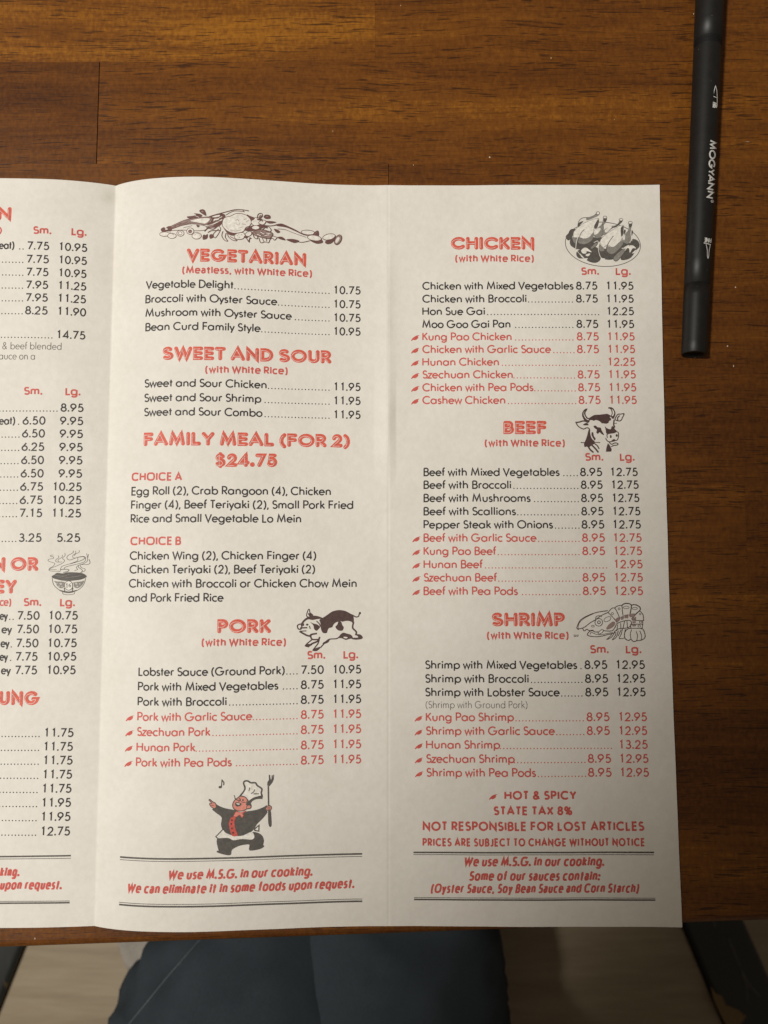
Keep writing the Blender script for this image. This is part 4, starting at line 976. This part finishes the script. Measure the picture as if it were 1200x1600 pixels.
# heap of seafood
a = Art(240, 310, 7.5); a.swap = {'K': 'N'}; a.thin = .78
a.F([(640, 215), (750, 180), (830, 185), (840, 230), (800, 300), (760, 330), (690, 345), (610, 335), (670, 270), (680, 225)]); a.S([(620, 325), (700, 300), (800, 250)], 14, 'W'); a.S([(700, 265), (800, 215)], 9, 'W'); a.F([(690, 213), (770, 193), (768, 214), (700, 222)], 'W'); a.F([(708, 242), (765, 236), (757, 252), (713, 257)], 'W'); a.F([(640, 322), (690, 305), (700, 325), (650, 338)], 'M'); a.S([(700, 280), (790, 265)], 7, 'M')
a.O([(170, 345), (260, 300), (350, 260), (440, 237), (560, 222), (670, 220), (660, 270), (610, 310), (520, 295), (420, 292), (320, 322), (200, 362)], 'M', 9); a.F([(430, 262), (560, 235), (655, 235), (645, 265), (600, 295), (520, 282)], 'W')
for q in ([(250, 320), (330, 290)], [(300, 318), (400, 275)], [(210, 345), (260, 325)]): a.S(q, 10)
a.S([(200, 362), (320, 322), (440, 300), (540, 310), (622, 332), (600, 372), (480, 380), (350, 372), (220, 378)], 9); a.F([(500, 312), (542, 320), (520, 342)]); a.S([(350, 345), (450, 320)], 6)
a.F([(85, 360), (120, 338), (140, 350), (165, 330), (205, 328), (212, 382), (150, 388), (100, 392)]); a.E(150, 360, 16, 8, 'W')
for (x, y, p, q) in ((130, 420, 58, 26), (215, 440, 50, 30), (315, 410, 42, 34), (430, 385, 42, 38), (505, 440, 55, 38)): a.E(x, y, p, q, 'W'); a.E(x, y, p, q, 'K', 9)
a.E(312, 410, 22, 18, 'K', 7); a.E(428, 388, 24, 22, 'M'); a.E(428, 388, 14, 12, 'K', 7); a.S([(190, 400), (240, 430)], 7); a.S([(480, 430), (520, 410), (545, 440)], 5, 'M')
a.F([(390, 215), (450, 207), (500, 195), (470, 178), (540, 182), (572, 205), (530, 225), (420, 237)]); a.F([(535, 150), (560, 130), (600, 140), (618, 205), (570, 182)]); a.S([(490, 205), (530, 222)], 7, 'W'); a.E(572, 155, 14, 9, 'M')
a.S([(740, 188), (850, 160), (950, 135), (1040, 135), (1112, 147)], 13); a.S([(850, 195), (940, 150), (1060, 157)], 8); a.S([(1040, 137), (1065, 158)], 8)
a.O([(805, 290), (830, 230), (900, 210), (970, 180), (1050, 185), (1110, 215), (1145, 270), (1130, 320), (1080, 345), (1050, 390), (960, 410), (880, 392), (820, 342)], 'W', 10)
for q in ([(960, 260), (985, 250), (1000, 270)], [(970, 300), (1000, 315), (1010, 290)], [(1060, 250), (1090, 240)], [(1080, 280), (1115, 260)], [(1040, 300), (1080, 310)], [(900, 370), (960, 385), (1030, 370)], [(850, 330), (880, 365)], [(1000, 350), (1050, 335)]): a.S(q, 6, 'M')
a.F([(1062, 372), (1130, 330), (1185, 318), (1185, 375), (1120, 385)]); a.F([(820, 345), (880, 395), (960, 412), (1050, 395), (960, 435), (880, 425)])
a.S([(740, 310), (785, 350), (770, 400), (722, 465), (700, 420), (760, 362)], 9); a.F([(575, 445), (590, 425), (610, 432), (635, 420), (628, 470), (580, 485)]); a.F([(655, 430), (690, 422), (702, 455), (685, 468), (660, 472)]); a.S([(600, 385), (640, 352), (700, 362), (745, 330)], 14); a.S([(640, 400), (680, 380), (780, 378)], 12)
a.S([(812, 390), (800, 440), (830, 490), (868, 502), (840, 455), (850, 410)], 10); a.S([(865, 412), (880, 455), (930, 492), (978, 495), (900, 450)], 10)
a.O([(945, 440), (985, 410), (1050, 405), (1072, 440), (1040, 478), (970, 480)], 'W', 9); a.O([(1075, 430), (1100, 395), (1140, 390), (1150, 420), (1110, 448)], 'W', 9)
for (x, y) in ((985, 440), (1010, 460), (1030, 430), (1000, 420)): a.E(x, y, 6, 5, 'M')
a.S([(1085, 450), (1095, 480), (1120, 515), (1125, 480), (1145, 470)], 10); a.F([(1060, 445), (1110, 452), (1080, 470)])
a.O([(1150, 260), (1190, 230), (1240, 240), (1255, 290), (1210, 330), (1150, 300)], 'W', 9); a.F([(1090, 190), (1140, 212), (1190, 232), (1160, 262), (1130, 240)])
a.x, a.y = 390, 310
a.F([(60, 335), (120, 308), (195, 320), (150, 350), (60, 385)]); a.O([(25, 405), (130, 368), (250, 398), (272, 430), (230, 472), (150, 462), (60, 432)], 'M', 10); a.S([(60, 400), (120, 440), (220, 410)], 9); a.S([(140, 385), (190, 450)], 9); a.S([(90, 450), (160, 400)], 8); a.E(72, 345, 45, 24, 'W'); a.E(72, 345, 45, 24, 'K', 9)
for q in ([(130, 400), (170, 420)], [(90, 425), (130, 440)], [(180, 440), (225, 430)], [(200, 410), (240, 415)]): a.S(q, 10, 'W')
a.S([(110, 468), (130, 522), (180, 512), (222, 522), (242, 480), (270, 470), (292, 492), (322, 465)], 9); a.S([(40, 410), (55, 462), (92, 475), (95, 440)], 10); a.S([(5, 460), (-10, 500)], 9); a.S([(150, 470), (165, 505)], 7); a.S([(195, 465), (200, 505)], 7)
a.S([(90, 242), (100, 190), (140, 178), (148, 215), (100, 248)], 9, closed=True); a.F([(100, 235), (125, 195), (140, 210)], 'M'); a.F([(165, 222), (185, 195), (235, 200), (242, 237), (190, 242)]); a.E(205, 215, 14, 8, 'M'); a.O([(105, 290), (150, 258), (192, 270), (160, 312)], 'W', 9); a.E(152, 268, 9, 7); a.F([(190, 270), (260, 270), (312, 283), (230, 297)]); a.F([(90, 255), (150, 240), (120, 262)])
a.F([(300, 312), (370, 298), (440, 323), (540, 370), (620, 415), (690, 442), (620, 427), (520, 380), (420, 340), (330, 327)]); a.S([(150, 370), (210, 330), (252, 370), (235, 397), (195, 392)], 9); a.E(200, 345, 11, 9); a.S([(195, 322), (250, 325), (310, 315)], 10); a.S([(330, 360), (420, 370), (520, 410), (660, 458)], 6); a.F([(285, 362), (330, 370), (357, 395), (320, 407)])
a.F([(325, 460), (380, 453), (422, 492), (360, 482)]); a.F([(430, 485), (500, 478), (582, 500), (530, 524), (470, 507)]); a.S([(560, 512), (620, 517), (700, 500)], 8); a.S([(265, 440), (330, 462)], 8)
a.E(685, 403, 80, 27, 'W'); a.E(685, 403, 80, 27, 'K', 10, 4); a.F([(740, 425), (800, 378), (806, 442)]); a.S([(760, 425), (795, 395)], 7, 'M'); a.F([(700, 492), (770, 505), (840, 485), (855, 520), (780, 532)]); a.E(760, 468, 82, 32, 'W', None, 8); a.E(760, 468, 82, 32, 'K', 10, 8)
a.F([(888, 505), (1000, 462), (965, 522), (905, 538)]); a.E(930, 455, 74, 34, 'W', None, -12); a.E(930, 455, 74, 34, 'K', 10, -12); a.E(1036, 488, 62, 35, 'M', None, -62); a.E(1030, 492, 40, 18, 'W', None, -62); a.E(1036, 488, 62, 35, 'K', 10, -62)
a.done('wide dark brown drawing of crab, fish and shells')

# ------------------------------------------------------------------ pen
def axis_at(py):
    cx = 1108.0 + (1085.0 - 1108.0) * py / 545.0
    return at(cx, py, .0050)
A0, A1 = axis_at(554), axis_at(-130)
pen_dir = Vector((A1.x - A0.x, A1.y - A0.y, 0)); PL = pen_dir.length; pen_dir.normalize(); side = Vector((pen_dir.y, -pen_dir.x, 0)); UP = Vector((0, 0, 1))
def prad(t): return (.00468 + .00072 * min(1, t / (PL * .80)))          # slight taper
pen = thing('marker_pen', 'matte black round marker pen with white lettering lying beside the menu', 'pen', (A0.x, A0.y, 0))
def lathe(stations, name, mat, seg=48):
    m = MB(); vs = []
    for (t, rr) in stations:
        c = Vector((A0.x, A0.y, 0)) + pen_dir * t; c.z = prad(max(0, t)) + .00005
        vs += [c + side * (rr * math.cos(2 * math.pi * k / seg)) + UP * (rr * math.sin(2 * math.pi * k / seg)) for k in range(seg)]
    fs = [(i * seg + k, i * seg + (k + 1) % seg, (i + 1) * seg + (k + 1) % seg, (i + 1) * seg + k) for i in range(len(stations) - 1) for k in range(seg)]
    m.idx(vs, fs); o = m.build(name, mat, pen, True); return o
def tpos(py): return (axis_at(py) - A0).dot(pen_dir)
tc = tpos(447); tr = tpos(72)
lathe([(.0012, .0001), (.0012, prad(0) * .80), (0, prad(0) * .86), (0, prad(0) * .95), (.0003, prad(0))] + [(tc * i / 6, prad(tc * i / 6)) for i in range(1, 6)] + [(tc - .0001, prad(tc)), (tc - .00005, prad(tc) - .0002)], 'cap', M_PEN)
lathe([(tc + .00002, prad(tc) - .0003), (tc + .00012, prad(tc) - .00005)] + [(tc + (tr - tc) * i / 10, prad(tc + (tr - tc) * i / 10) - .00005) for i in range(1, 10)] + [(tr, prad(tr) - .00005)], 'barrel', M_PEN)
lathe([(tr + .00005, prad(tr) - .0003), (tr + .00008, prad(tr))] + [(tr + (PL - tr) * i / 6, prad(tr + (PL - tr) * i / 6)) for i in range(1, 6)] + [(PL - .0004, prad(PL)), (PL, prad(PL) - .0004), (PL, .0002)], 'cap', M_PEN)
lathe([(.0011, .00005), (.0011, prad(0) * .79)], 'end_recess', M_PENDARK)
# ring of short ridges near the far cap
for name in ('grip_ridge',):
    m = MB()
    for k in range(22):
        an = math.pi * (k + .5) / 22; rr = prad(tr) + .00004
        for (ta, tb_) in ((-.0016, .0014),):
            c0 = Vector((A0.x, A0.y, 0)) + pen_dir * (tr + ta); c1 = Vector((A0.x, A0.y, 0)) + pen_dir * (tr + tb_)
            q = []
            for c, aa in ((c0, an - .042), (c0, an + .042), (c1, an + .042), (c1, an - .042)):
                p = c.copy(); p.z = prad(tr) + .00005; q.append(p + side * (rr * math.cos(aa)) + UP * (rr * math.sin(aa)))
            m.face(q)
    m.build(name, M_PENDARK, pen)
def lift_pen(p, layer):
    """photo point -> upper surface of the pen"""
    d = ray(p[0], p[1]).normalized()
    lo_, hi = 0.0, 1.0; best = None
    t = (.0102 - CAM.z) / d.z
    for _ in range(600):
        q = CAM + d * t; rel = q - Vector((A0.x, A0.y, 0)); u = rel.dot(pen_dir); rr = prad(max(0, u)) + .00014 + .00001 * layer
        rad_ = math.hypot(rel.dot(side), q.z - (prad(max(0, u)) + .00005))
        if rad_ <= rr: break
        t += max(.00001, (rad_ - rr) * .5)
    return q
class PxLine:
    def __init__(s, x, y, dx, dy):
        s.o = Vector((x, y)); s.d = Vector((dx, dy)).normalized(); s.n = Vector((s.d.y, -s.d.x))
    def u(s, v): return v
    def at(s, u, v): q = s.o + s.d * u + s.n * v; return (q.x, q.y)
_P = PXM
PXM = 1.0
def pen_text(name, txt, x, y, dx, dy, length, cap, wid, slant=0, gap=.2):
    m = MB(); write(m, PxLine(x, y, dx, dy), txt, 0, length, cap, wid, 0, slant=slant, gap=gap, lift=lift_pen); m.build(name, M_WHITE, pen)
pen_text('lettering', 'MOGYANN', 1109.0, 218.5, -4.6, 90, 92, 10.6, 2.3, slant=.18, gap=.18)
pen_text('lettering', 'BRUSH', 1107.6, 166.6, 13.2, 3.0, 12.6, 7.2, 1.5, gap=.17)
pen_text('lettering', 'FINE', 1112.0, 372.0, -11.5, -.8, 11.5, 7.2, 1.4, gap=.17)
m = MB()
ribbon(m, [(1109.0, 158.0), (1121.0, 162.0)], 1.5, 0, 0, lift_pen); ribbon(m, [(1113.0, 158.5), (1114.5, 148.5), (1116.0, 141), (1118.0, 134.0), (1120.0, 141), (1120.6, 150), (1120.6, 161)], 1.0, 1, 0, lift_pen); ribbon(m, [(1114.0, 150.0), (1120.4, 153.0)], .9, 2, 0, lift_pen)
m.build('brush_emblem', M_WHITE, pen)
m = MB()
ribbon(m, [(1099.6, 379.6), (1105, 380.4), (1110.6, 382.6)], 1.5, 0, 0, lift_pen); ribbon(m, [(1103.4, 381.5), (1105.2, 391), (1105.2, 400), (1106.4, 403.5), (1107.4, 400), (1108.0, 391), (1109.8, 383)], 1.05, 1, 0, lift_pen); round_cap(m, (1106.3, 402.4), 1.3, 3, 0, lift_pen)
m.build('nib_emblem', M_WHITE, pen)
m = MB(); q_ = [(1113 + 1.9 * math.cos(a_), 314.5 + 1.9 * math.sin(a_)) for a_ in [i * math.pi / 6 for i in range(12)]]
ribbon(m, q_, .8, 0, 0, lift_pen, closed=True); round_cap(m, (1113, 314.5), .8, 1, 0, lift_pen); m.build('registered_mark', M_WHITE, pen)
PXM = _P

# ------------------------------------------------------------------ crumbs on the table
CR = [(1136.5, 541, 2.3, 'white crumb on the table, the one closest to the pen tip'), (1146, 572, 2.0, 'curved pale crumb just below the pen tip'), (1149, 449, 1.6, 'small pale crumb right of the pen cap seam'),
      (1168, 222, 2.2, 'thin straw coloured sliver right of the white pen lettering'), (765, 246, 1.7, 'pale crumb above the right menu panel, near its middle'), (646, 258, 1.4, 'tiny pale crumb just above the right crease of the menu'),
      (520, 205, 1.0, 'tiny crumb above the middle menu panel'), (861, 91, 1.2, 'tiny crumb high on the table, above the chicken platter drawing'), (626, 9, 1.1, 'tiny crumb at the very top of the picture'), (1083.5, 22, 1.5, 'white speck touching the left side of the pen near the top'),
      (1079.5, 200, 1.5, 'white speck touching the left side of the pen beside its lettering'), (960, 187, .9, 'faint tiny crumb between the menu corner and the pen'), (55, 1466, 1.6, 'pale crumb on the table edge below the left menu panel')]
for i, (x, y, sz, lab) in enumerate(CR):
    bm = bmesh.new(); bmesh.ops.create_icosphere(bm, subdivisions=2, radius=1); rr = sz * PXM * .62
    sx, sy = (2.6, .22) if 'sliver' in lab else ((.55, 1.4) if 'curved' in lab else (random.uniform(.7, 1.1), random.uniform(.8, 1.2)))
    for v in bm.verts:
        k = 1 + random.uniform(-.22, .22); v.co = Vector((v.co.x * sx * k + (v.co.y ** 2 * -.3 if 'curved' in lab else 0), v.co.y * sy * k, v.co.z * .6 * k)) * rr
    me = bpy.data.meshes.new('crumb'); bm.to_mesh(me); bm.free(); me.materials.append(M_CRUMB)
    o = bpy.data.objects.new('crumb', me); COL.objects.link(o); p = at(x, y); o.location = (p.x, p.y, rr * .5); tag(o, lab, 'crumb', 'crumbs scattered on the table')
    if 'table edge' in lab: o.location.z = rr * .4
